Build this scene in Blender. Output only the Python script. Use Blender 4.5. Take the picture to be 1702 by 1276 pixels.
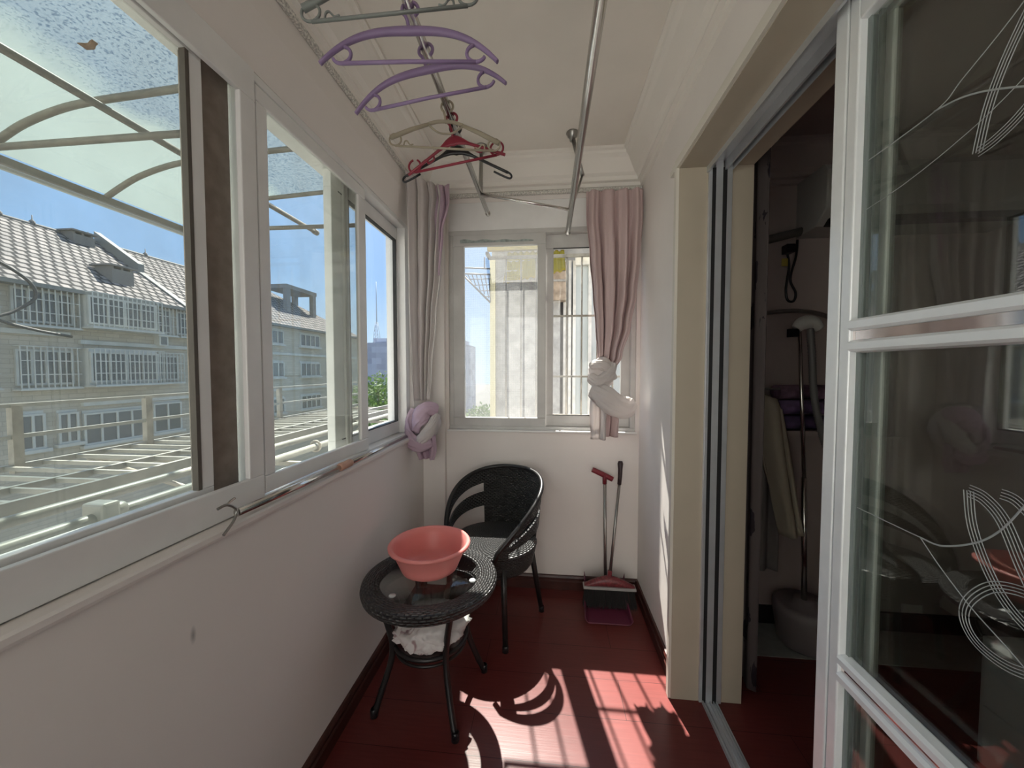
import bpy, bmesh, math, random
from math import sin, cos, pi, radians, atan2, sqrt, floor
from mathutils import Vector, Matrix, noise

for o in list(bpy.data.objects):
    bpy.data.objects.remove(o)
S = bpy.context.scene
COL = S.collection

# ------------------------------------------------------------------ camera
F_PX = 620.0
cd = bpy.data.cameras.new('camera')
cam = bpy.data.objects.new('camera', cd)
COL.objects.link(cam)
cd.sensor_fit = 'HORIZONTAL'
cd.sensor_width = 36.0
cd.lens = 36.0 * F_PX / 1702.0
cd.clip_start = 0.02
cd.clip_end = 600
R = Matrix(((0.99488465, -0.00390743, 0.10094186),
            (0.10101746, 0.03848284, -0.9941401),
            (0.0, 0.99925162, 0.03868071))).transposed().transposed()
# rows of R are the world axes X, Y, Z seen in camera axes (x right, y up, z back)
cam.matrix_world = Matrix.Translation((0, 0, 1.40)) @ R.to_4x4()
S.camera = cam

# ------------------------------------------------------------------ sky, sun, exposure
S.view_settings.view_transform = 'Standard'
S.view_settings.look = 'None'
S.view_settings.gamma = 1.0
S.view_settings.exposure = 0.0
S.view_settings.use_curve_mapping = False
SUN = Vector((-0.2, 1.0, 1.63)).normalized()
W = bpy.data.worlds.new('sky')
S.world = W
W.use_nodes = True
nt = W.node_tree
nt.nodes.clear()
wo = nt.nodes.new('ShaderNodeOutputWorld')
bg = nt.nodes.new('ShaderNodeBackground')
tc = nt.nodes.new('ShaderNodeTexCoord')
sp = nt.nodes.new('ShaderNodeSeparateXYZ')
rp = nt.nodes.new('ShaderNodeValToRGB')
rp.color_ramp.elements[0].position = 0.0
rp.color_ramp.elements[0].color = (0.62, 0.80, 0.97, 1)
rp.color_ramp.elements[1].position = 0.75
rp.color_ramp.elements[1].color = (0.26, 0.46, 0.86, 1)
e = rp.color_ramp.elements.new(0.22)
e.color = (0.34, 0.56, 0.92, 1)
dt = nt.nodes.new('ShaderNodeVectorMath'); dt.operation = 'DOT_PRODUCT'
dt.inputs[1].default_value = SUN
mx = nt.nodes.new('ShaderNodeMath'); mx.operation = 'MAXIMUM'; mx.inputs[1].default_value = 0
pw = nt.nodes.new('ShaderNodeMath'); pw.operation = 'POWER'; pw.inputs[1].default_value = 10
ml = nt.nodes.new('ShaderNodeMath'); ml.operation = 'MULTIPLY'; ml.inputs[1].default_value = 1.2
cm = nt.nodes.new('ShaderNodeCombineXYZ')
ad = nt.nodes.new('ShaderNodeVectorMath'); ad.operation = 'ADD'
L = nt.links.new
L(tc.outputs['Generated'], sp.inputs[0]); L(sp.outputs['Z'], rp.inputs[0])
L(tc.outputs['Generated'], dt.inputs[0]); L(dt.outputs['Value'], mx.inputs[0])
L(mx.outputs[0], pw.inputs[0]); L(pw.outputs[0], ml.inputs[0])
for i in range(3): L(ml.outputs[0], cm.inputs[i])
L(rp.outputs[0], ad.inputs[0]); L(cm.outputs[0], ad.inputs[1])
L(ad.outputs[0], bg.inputs[0]); L(bg.outputs[0], wo.inputs[0])
bg.inputs[1].default_value = 1.4

sl = bpy.data.lights.new('sun', 'SUN')
sl.energy = 24.0
sl.angle = radians(0.6)
sl.color = (1.0, 0.95, 0.88)
so = bpy.data.objects.new('sun', sl)
COL.objects.link(so)
so.rotation_euler = SUN.to_track_quat('Z', 'Y').to_euler()
so.location = SUN * 30

# ------------------------------------------------------------------ materials
MATS = {}
def mat(name, color=(.8, .8, .8), rough=.5, metal=0.0, spec=.5, noise_amt=0.0, noise_scale=20, bump=0.0, bump_scale=60,
        coat=0.0, trans=0.0, emit=None, alpha=1.0):
    m = bpy.data.materials.new(name); m.use_nodes = True
    n = m.node_tree.nodes; l = m.node_tree.links.new
    b = n['Principled BSDF']
    b.inputs['Base Color'].default_value = (*color, 1)
    b.inputs['Roughness'].default_value = rough
    b.inputs['Metallic'].default_value = metal
    b.inputs['Specular IOR Level'].default_value = spec
    b.inputs['Coat Weight'].default_value = coat
    b.inputs['Coat Roughness'].default_value = .12
    t = n.new('ShaderNodeTexCoord')
    if noise_amt > 0:
        nz = n.new('ShaderNodeTexNoise'); nz.inputs['Scale'].default_value = noise_scale; nz.inputs['Detail'].default_value = 5
        l(t.outputs['Object'], nz.inputs['Vector'])
        r = n.new('ShaderNodeValToRGB')
        r.color_ramp.elements[0].position = .3; r.color_ramp.elements[1].position = .7
        r.color_ramp.elements[0].color = (*[c * (1 - noise_amt) for c in color], 1)
        r.color_ramp.elements[1].color = (*[min(1, c * (1 + noise_amt)) for c in color], 1)
        l(nz.outputs['Fac'], r.inputs[0]); l(r.outputs[0], b.inputs['Base Color'])
    if bump > 0:
        nb = n.new('ShaderNodeTexNoise'); nb.inputs['Scale'].default_value = bump_scale; nb.inputs['Detail'].default_value = 4
        l(t.outputs['Object'], nb.inputs['Vector'])
        bp = n.new('ShaderNodeBump'); bp.inputs['Strength'].default_value = bump; bp.inputs['Distance'].default_value = .004
        l(nb.outputs['Fac'], bp.inputs['Height']); l(bp.outputs[0], b.inputs['Normal'])
    if trans > 0:
        tr = n.new('ShaderNodeBsdfTranslucent'); tr.inputs[0].default_value = (*color, 1)
        mxs = n.new('ShaderNodeMixShader'); mxs.inputs[0].default_value = trans
        l(b.outputs[0], mxs.inputs[1]); l(tr.outputs[0], mxs.inputs[2]); l(mxs.outputs[0], n['Material Output'].inputs[0])
    MATS[name] = m
    return m

def N(m): return m.node_tree.nodes, m.node_tree.links.new
def math_node(n, op, a=None, b=None):
    x = n.new('ShaderNodeMath'); x.operation = op
    if a is not None: x.inputs[0].default_value = a
    if b is not None: x.inputs[1].default_value = b
    return x

def glass(name, tint=(.96, .97, .96), double=False, dirt=0.0, dirt_col=(.75, .74, .68), spots=0.0):
    m = bpy.data.materials.new(name); m.use_nodes = True
    n, l = N(m); n.remove(n['Principled BSDF'])
    out = n['Material Output']
    g = n.new('ShaderNodeNewGeometry')
    d = n.new('ShaderNodeVectorMath'); d.operation = 'DOT_PRODUCT'
    l(g.outputs['Normal'], d.inputs[0]); l(g.outputs['Incoming'], d.inputs[1])
    a = math_node(n, 'ABSOLUTE'); l(d.outputs['Value'], a.inputs[0])
    s = math_node(n, 'SUBTRACT', 1.0); l(a.outputs[0], s.inputs[1])
    p = math_node(n, 'POWER', None, 5.0); l(s.outputs[0], p.inputs[0])
    k = math_node(n, 'MULTIPLY_ADD'); k.inputs[1].default_value = .9; k.inputs[2].default_value = .075 if double else .04
    l(p.outputs[0], k.inputs[0])
    t = n.new('ShaderNodeBsdfTransparent'); t.inputs[0].default_value = (*tint, 1)
    gl = n.new('ShaderNodeBsdfGlossy'); gl.inputs['Roughness'].default_value = 0.0
    mixg = n.new('ShaderNodeMixShader'); l(k.outputs[0], mixg.inputs[0]); l(t.outputs[0], mixg.inputs[1]); l(gl.outputs[0], mixg.inputs[2])
    last = mixg
    if dirt > 0:
        tcx = n.new('ShaderNodeTexCoord')
        nz = n.new('ShaderNodeTexNoise'); nz.inputs['Scale'].default_value = 6; nz.inputs['Detail'].default_value = 8
        l(tcx.outputs['Object'], nz.inputs['Vector'])
        mr = n.new('ShaderNodeMapRange'); mr.inputs[1].default_value = .3; mr.inputs[2].default_value = .75
        mr.inputs[3].default_value = dirt * .5; mr.inputs[4].default_value = dirt * 1.5
        l(nz.outputs['Fac'], mr.inputs[0])
        di = n.new('ShaderNodeBsdfDiffuse'); di.inputs[0].default_value = (*dirt_col, 1)
        tl = n.new('ShaderNodeBsdfTranslucent'); tl.inputs[0].default_value = (*dirt_col, 1)
        dm = n.new('ShaderNodeMixShader'); dm.inputs[0].default_value = .6
        l(di.outputs[0], dm.inputs[1]); l(tl.outputs[0], dm.inputs[2])
        md = n.new('ShaderNodeMixShader'); l(mr.outputs[0], md.inputs[0]); l(last.outputs[0], md.inputs[1]); l(dm.outputs[0], md.inputs[2])
        last = md
    l(last.outputs[0], out.inputs[0])
    MATS[name] = m
    return m

WALLC = (.83, .78, .74)
M_plaster = mat('plaster', WALLC, .75, spec=.25, noise_amt=.03, noise_scale=3, bump=.05, bump_scale=90)
M_ceiling = mat('ceiling_paint', (.83, .78, .71), .8, spec=.2, noise_amt=.03, noise_scale=4)
M_crown = mat('crown_plaster', (.84, .80, .74), .7, spec=.25)
M_upvc = mat('upvc_white', (.82, .81, .79), .35, spec=.5, noise_amt=.04, noise_scale=8)
M_upvc_dirty = mat('upvc_dusty', (.70, .69, .62), .55, noise_amt=.16, noise_scale=14)
M_brown = mat('brown_mullion', (.30, .24, .20), .6, noise_amt=.18, noise_scale=25)
M_upvc_shaded = mat('upvc_shaded', (.57, .56, .535), .45, noise_amt=.08, noise_scale=9)  # white uPVC of the end window, its backlit shade put into the colour
M_gasket = mat('rubber_gasket', (.03, .03, .03), .6)
M_cream = mat('cream_lining', (.46, .40, .31), .5, noise_amt=.04, noise_scale=5)
M_casing = mat('casing_paint', (.70, .66, .58), .5)
M_alu = mat('aluminium_white', (.88, .90, .90), .3, metal=.15, noise_amt=.03)
M_alu2 = mat('aluminium_track', (.62, .64, .66), .35, metal=.6, noise_amt=.05)
M_black = mat('black_slot', (.008, .008, .009), .6)
M_steel = mat('stainless_steel', (.66, .64, .61), .18, metal=1.0)
M_steel_dark = mat('dull_steel', (.34, .33, .31), .3, metal=.9)
M_base = mat('baseboard_wood', (.055, .015, .011), .4, noise_amt=.25, noise_scale=15)
M_rattan_tube = mat('black_frame', (.016, .015, .015), .35)
M_pink = mat('pink_plastic', (.92, .33, .30), .35, noise_amt=.02, trans=.18)
M_purple = mat('lilac_plastic', (.25, .17, .31), .4, noise_amt=.03)
M_hgrey = mat('grey_plastic', (.16, .17, .16), .4)
M_hcream = mat('beige_plastic', (.36, .31, .23), .45)
M_hred = mat('crimson_plastic', (.24, .014, .035), .35)
M_hblack = mat('black_plastic', (.012, .012, .014), .35)
M_cloth_l = mat('curtain_offwhite', (.74, .69, .67), .85, spec=.1, bump=.3, bump_scale=350, trans=.3)
M_cloth_p = mat('curtain_lilac', (.62, .47, .56), .85, spec=.1, bump=.3, bump_scale=350, trans=.22)
M_rail_lace = mat('lace_rail', (.62, .60, .55), .7, noise_amt=.45, noise_scale=160, bump=.9, bump_scale=140)
M_dred = mat('dark_red_plastic', (.20, .018, .028), .35)
M_dred2 = mat('wine_plastic', (.13, .025, .05), .35)
M_dgrip = mat('dark_grip', (.035, .018, .02), .45)
M_bristle = mat('bristle', (.02, .018, .018), .8)
M_greyrim = mat('grey_rim', (.35, .34, .33), .5)
M_grip = mat('orange_grip', (.62, .36, .26), .6)
M_white_pole = mat('galvanised_rail', (.30, .30, .27), .4, metal=.1, noise_amt=.1, noise_scale=30)
M_rust_rail = mat('weathered_rail', (.28, .26, .22), .6, noise_amt=.25, noise_scale=30)
M_canopy_bar = mat('canopy_bar', (.16, .145, .12), .5, noise_amt=.2, noise_scale=30)

def smudge_wall():
    m = mat('plaster_smudged', WALLC, .75, spec=.25, bump=.05, bump_scale=90)
    n, l = N(m); b = n['Principled BSDF']
    g = n.new('ShaderNodeNewGeometry')
    s = n.new('ShaderNodeVectorMath'); s.operation = 'SUBTRACT'; s.inputs[1].default_value = (-.81, .753, .793)
    l(g.outputs['Position'], s.inputs[0])
    v = n.new('ShaderNodeVectorMath'); v.operation = 'MULTIPLY'; v.inputs[1].default_value = (1, 120, 42)
    l(s.outputs[0], v.inputs[0])
    ln = n.new('ShaderNodeVectorMath'); ln.operation = 'LENGTH'; l(v.outputs[0], ln.inputs[0])
    r = n.new('ShaderNodeValToRGB')
    r.color_ramp.elements[0].color = (.42, .40, .38, 1); r.color_ramp.elements[0].position = .1
    r.color_ramp.elements[1].color = (*WALLC, 1); r.color_ramp.elements[1].position = 1
    l(ln.outputs['Value'], r.inputs[0]); l(r.outputs[0], b.inputs['Base Color'])
    return m
M_wall_left = smudge_wall()

def floor_mat():
    m = mat('red_laminate', (.14, .03, .026), .30, spec=.3)
    n, l = N(m); b = n['Principled BSDF']
    g = n.new('ShaderNodeNewGeometry')
    br = n.new('ShaderNodeTexBrick'); br.inputs['Scale'].default_value = 1.0
    br.inputs['Brick Width'].default_value = 1.22; br.inputs['Row Height'].default_value = .195
    br.inputs['Mortar Size'].default_value = .0012; br.inputs['Mortar Smooth'].default_value = .1
    br.inputs['Color1'].default_value = (.145, .031, .027, 1); br.inputs['Color2'].default_value = (.13, .026, .023, 1)
    br.inputs['Mortar'].default_value = (.035, .006, .005, 1)
    mp = n.new('ShaderNodeMapping'); mp.inputs['Location'].default_value = (.3, .085, 0)
    l(g.outputs['Position'], mp.inputs[0]); l(mp.outputs[0], br.inputs['Vector'])
    m2 = n.new('ShaderNodeMapping'); m2.inputs['Scale'].default_value = (3, 60, 1); l(g.outputs['Position'], m2.inputs[0])
    nz = n.new('ShaderNodeTexNoise'); nz.inputs['Scale'].default_value = 2; nz.inputs['Detail'].default_value = 6; l(m2.outputs[0], nz.inputs['Vector'])
    mr = n.new('ShaderNodeMapRange'); mr.inputs[3].default_value = .72; mr.inputs[4].default_value = 1.25; l(nz.outputs['Fac'], mr.inputs[0])
    vm = n.new('ShaderNodeVectorMath'); vm.operation = 'SCALE'; l(br.outputs['Color'], vm.inputs[0]); l(mr.outputs[0], vm.inputs['Scale'])
    l(vm.outputs[0], b.inputs['Base Color'])
    bp = n.new('ShaderNodeBump'); bp.inputs['Strength'].default_value = .08; bp.inputs['Distance'].default_value = .002
    l(nz.outputs['Fac'], bp.inputs['Height']); l(bp.outputs[0], b.inputs['Normal'])
    return m
M_floor = floor_mat()

def weave_mat(name, col, bw=.024, rh=.0095, rough=.3, holes=False):
    m = mat(name, col, .42, spec=.9)
    n, l = N(m); b = n['Principled BSDF']
    uv = n.new('ShaderNodeUVMap')
    sx = n.new('ShaderNodeSeparateXYZ'); l(uv.outputs[0], sx.inputs[0])
    v = math_node(n, 'DIVIDE', None, rh); l(sx.outputs['Y'], v.inputs[0])
    fl = math_node(n, 'FLOOR'); l(v.outputs[0], fl.inputs[0])
    md = math_node(n, 'MODULO', None, 2.0); l(fl.outputs[0], md.inputs[0])
    ab0 = math_node(n, 'ABSOLUTE'); l(md.outputs[0], ab0.inputs[0])
    of = math_node(n, 'MULTIPLY', None, .5); l(ab0.outputs[0], of.inputs[0])
    u = math_node(n, 'DIVIDE', None, bw); l(sx.outputs['X'], u.inputs[0])
    ua = math_node(n, 'ADD'); l(u.outputs[0], ua.inputs[0]); l(of.outputs[0], ua.inputs[1])
    def hump(src):
        q = math_node(n, 'MULTIPLY', None, pi); l(src.outputs[0], q.inputs[0])
        s = math_node(n, 'SINE'); l(q.outputs[0], s.inputs[0])
        a = math_node(n, 'ABSOLUTE'); l(s.outputs[0], a.inputs[0])
        p = math_node(n, 'POWER', None, .6); l(a.outputs[0], p.inputs[0]); return p
    h = math_node(n, 'MULTIPLY'); l(hump(ua).outputs[0], h.inputs[0]); l(hump(v).outputs[0], h.inputs[1])
    bp = n.new('ShaderNodeBump'); bp.inputs['Strength'].default_value = 1.0; bp.inputs['Distance'].default_value = .008
    l(h.outputs[0], bp.inputs['Height']); l(bp.outputs[0], b.inputs['Normal'])
    r = n.new('ShaderNodeValToRGB'); r.color_ramp.elements[0].color = (.002, .002, .002, 1); r.color_ramp.elements[1].color = (*col, 1)
    r.color_ramp.elements[1].position = .45
    l(h.outputs[0], r.inputs[0]); l(r.outputs[0], b.inputs['Base Color'])
    if holes:
        c = math_node(n, 'LESS_THAN', None, .10); l(h.outputs[0], c.inputs[0])
        k = math_node(n, 'MULTIPLY', None, .8); l(c.outputs[0], k.inputs[0])
        t = n.new('ShaderNodeBsdfTransparent'); mxs = n.new('ShaderNodeMixShader')
        l(k.outputs[0], mxs.inputs[0]); l(b.outputs[0], mxs.inputs[1]); l(t.outputs[0], mxs.inputs[2]); l(mxs.outputs[0], n['Material Output'].inputs[0])
    return m
M_weave = weave_mat('black_wicker', (.03, .029, .029))
M_weave_open = weave_mat('black_wicker_open', (.022, .021, .021), bw=.018, rh=.008, holes=False)

def roof_mat():
    m = mat('roof_tiles', (.30, .27, .26), .9, spec=.0)
    n, l = N(m); b = n['Principled BSDF']
    uv = n.new('ShaderNodeUVMap')
    br = n.new('ShaderNodeTexBrick'); br.inputs['Scale'].default_value = 1
    br.inputs['Brick Width'].default_value = .36; br.inputs['Row Height'].default_value = .36; br.inputs['Mortar Size'].default_value = .06
    br.inputs['Color1'].default_value = (.27, .248, .24, 1); br.inputs['Color2'].default_value = (.20, .19, .187, 1); br.inputs['Mortar'].default_value = (.05, .05, .052, 1)
    l(uv.outputs[0], br.inputs['Vector']); l(br.outputs['Color'], b.inputs['Base Color'])
    return m
M_roof = roof_mat()

def brick_wall(name, c1, c2, mort, bw=.24, rh=.065):
    m = mat(name, c1, .9, spec=.05)
    n, l = N(m); b = n['Principled BSDF']
    g = n.new('ShaderNodeNewGeometry'); sx = n.new('ShaderNodeSeparateXYZ'); l(g.outputs['Position'], sx.inputs[0])
    a = math_node(n, 'ADD'); l(sx.outputs['X'], a.inputs[0]); l(sx.outputs['Y'], a.inputs[1])
    cx = n.new('ShaderNodeCombineXYZ'); l(a.outputs[0], cx.inputs[0]); l(sx.outputs['Z'], cx.inputs[1])
    br = n.new('ShaderNodeTexBrick'); br.inputs['Scale'].default_value = 1
    br.inputs['Brick Width'].default_value = bw; br.inputs['Row Height'].default_value = rh; br.inputs['Mortar Size'].default_value = .008
    br.inputs['Color1'].default_value = (*c1, 1); br.inputs['Color2'].default_value = (*c2, 1); br.inputs['Mortar'].default_value = (*mort, 1)
    l(cx.outputs[0], br.inputs['Vector']); l(br.outputs['Color'], b.inputs['Base Color'])
    return m
M_facade = brick_wall('facade_brick', (.40, .375, .315), (.34, .32, .265), (.25, .24, .21), .5, .16)
M_facade_white = mat('facade_white', (.40, .42, .40), .7, noise_amt=.1, noise_scale=2)
M_facade_grey = mat('facade_cement', (.15, .146, .14), .85, noise_amt=.15, noise_scale=2)
M_parapet = mat('parapet_lime', (.16, .17, .165), .8, noise_amt=.15, noise_scale=2)
M_far_pane = mat('far_window_glass', (.08, .09, .095), .15, spec=.6)
M_bayw = mat('bay_render', (.36, .355, .33), .85, noise_amt=.3, noise_scale=9, bump=.4, bump_scale=50)
M_yellow = mat('yellow_sheet', (.40, .30, .02), .5, noise_amt=.12, noise_scale=8, trans=.35)
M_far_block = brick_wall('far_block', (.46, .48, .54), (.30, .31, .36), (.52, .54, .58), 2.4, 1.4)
M_concrete = mat('concrete', (.085, .083, .075), .9, noise_amt=.15, noise_scale=.6)
M_leaf = mat('leaf', (.08, .15, .03), .6, noise_amt=.35, noise_scale=3, trans=.3)
M_trunk = mat('bark', (.12, .08, .05), .9, noise_amt=.2)
M_tower = mat('tower_steel', (.40, .44, .50), .6)

G_win = glass('window_glass', (.95, .96, .95))
G_dirty = glass('dusty_glass', (.90, .92, .89), dirt=.12, dirt_col=(.45, .45, .40))
G_door = glass('door_glass', (.83, .85, .82), double=True)
G_table = glass('table_glass', (.86, .90, .89), double=True)

def canopy_mat():
    """translucent sheet: clean along the outer curve, speckled with settled dirt on the flat part near the wall"""
    m = bpy.data.materials.new('canopy_sheet'); m.use_nodes = True
    n, l = N(m); n.remove(n['Principled BSDF'])
    g = n.new('ShaderNodeNewGeometry')
    nz = n.new('ShaderNodeTexNoise'); nz.inputs['Scale'].default_value = 130; nz.inputs['Detail'].default_value = 2
    nz2 = n.new('ShaderNodeTexNoise'); nz2.inputs['Scale'].default_value = 5; nz2.inputs['Detail'].default_value = 4
    l(g.outputs['Position'], nz.inputs['Vector']); l(g.outputs['Position'], nz2.inputs['Vector'])
    sx = n.new('ShaderNodeSeparateXYZ'); l(g.outputs['Position'], sx.inputs[0])
    w = math_node(n, 'MULTIPLY_ADD', None, .25); l(nz2.outputs['Fac'], w.inputs[0]); l(sx.outputs['X'], w.inputs[2])
    mr = n.new('ShaderNodeMapRange'); mr.inputs[1].default_value = -1.36; mr.inputs[2].default_value = -1.22; l(w.outputs[0], mr.inputs[0])
    r = n.new('ShaderNodeValToRGB'); r.color_ramp.elements[0].position = .36; r.color_ramp.elements[0].color = (.03, .034, .036, 1)
    r.color_ramp.elements[1].position = .47; r.color_ramp.elements[1].color = (.135, .155, .155, 1)
    l(nz.outputs['Fac'], r.inputs[0])
    mc = n.new('ShaderNodeMix'); mc.data_type = 'RGBA'
    l(mr.outputs[0], mc.inputs[0]); mc.inputs[6].default_value = (.25, .275, .21, 1); l(r.outputs[0], mc.inputs[7])
    tl = n.new('ShaderNodeBsdfTranslucent'); l(mc.outputs[2], tl.inputs[0])
    di = n.new('ShaderNodeBsdfDiffuse'); l(mc.outputs[2], di.inputs[0])
    tr = n.new('ShaderNodeBsdfTransparent'); tr.inputs[0].default_value = (.82, .90, .88, 1)
    a = n.new('ShaderNodeMixShader'); a.inputs[0].default_value = .4; l(tl.outputs[0], a.inputs[1]); l(di.outputs[0], a.inputs[2])
    b = n.new('ShaderNodeMixShader'); b.inputs[0].default_value = .36; l(a.outputs[0], b.inputs[1]); l(tr.outputs[0], b.inputs[2])
    l(b.outputs[0], n['Material Output'].inputs[0])
    return m
M_canopy = canopy_mat()

def screen_mat():
    m = bpy.data.materials.new('insect_mesh'); m.use_nodes = True
    n, l = N(m); n.remove(n['Principled BSDF'])
    g = n.new('ShaderNodeNewGeometry'); sx = n.new('ShaderNodeSeparateXYZ'); l(g.outputs['Position'], sx.inputs[0])
    def wave(o):
        k = math_node(n, 'MULTIPLY', None, pi / .006); l(sx.outputs[o], k.inputs[0])
        s = math_node(n, 'SINE'); l(k.outputs[0], s.inputs[0]); a = math_node(n, 'ABSOLUTE'); l(s.outputs[0], a.inputs[0]); return a
    w = math_node(n, 'MINIMUM'); l(wave('X').outputs[0], w.inputs[0]); l(wave('Z').outputs[0], w.inputs[1])
    mr = n.new('ShaderNodeMapRange'); mr.inputs[1].default_value = .15; mr.inputs[2].default_value = .5; mr.inputs[3].default_value = .42; mr.inputs[4].default_value = .12
    l(w.outputs[0], mr.inputs[0])
    tl = n.new('ShaderNodeBsdfTranslucent'); tl.inputs[0].default_value = (.27, .27, .265, 1)
    tr = n.new('ShaderNodeBsdfTransparent')
    mxs = n.new('ShaderNodeMixShader'); l(mr.outputs[0], mxs.inputs[0]); l(tr.outputs[0], mxs.inputs[1]); l(tl.outputs[0], mxs.inputs[2])
    l(mxs.outputs[0], n['Material Output'].inputs[0])
    return m
M_screen = screen_mat()

def damask():
    m = mat('damask_fabric', (.34, .27, .29), .8)
    n, l = N(m); b = n['Principled BSDF']
    t = n.new('ShaderNodeTexCoord')
    vo = n.new('ShaderNodeTexVoronoi'); vo.inputs['Scale'].default_value = 9
    mp = n.new('ShaderNodeMapping'); mp.inputs['Scale'].default_value = (2.2, 1.2, .55); l(t.outputs['Object'], mp.inputs[0])
    nz = n.new('ShaderNodeTexNoise'); nz.inputs['Scale'].default_value = 14; nz.inputs['Distortion'].default_value = 2.2; l(mp.outputs[0], nz.inputs['Vector'])
    l(mp.outputs[0], vo.inputs['Vector'])
    a = math_node(n, 'MULTIPLY'); l(vo.outputs['Distance'], a.inputs[0]); l(nz.outputs['Fac'], a.inputs[1])
    r = n.new('ShaderNodeValToRGB'); r.color_ramp.interpolation = 'CONSTANT'
    r.color_ramp.elements[0].color = (.015, .009, .015, 1); r.color_ramp.elements[1].position = .15; r.color_ramp.elements[1].color = (.10, .08, .078, 1)
    l(a.outputs[0], r.inputs[0]); l(r.outputs[0], b.inputs['Base Color'])
    return m
M_damask = damask()
def printed_bag():
    m = mat('printed_bag', (.80, .76, .74), .5, trans=.2)
    n, l = N(m); b = n['Principled BSDF']
    t = n.new('ShaderNodeTexCoord')
    nz = n.new('ShaderNodeTexNoise'); nz.inputs['Scale'].default_value = 11; nz.inputs['Distortion'].default_value = 1.5; l(t.outputs['Object'], nz.inputs['Vector'])
    r = n.new('ShaderNodeValToRGB'); r.color_ramp.elements[0].position = .34; r.color_ramp.elements[0].color = (.42, .27, .28, 1)
    r.color_ramp.elements[1].position = .40; r.color_ramp.elements[1].color = (.82, .77, .75, 1)
    l(nz.outputs['Fac'], r.inputs[0]); l(r.outputs[0], b.inputs['Base Color'])
    return m
M_bag = printed_bag()

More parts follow.
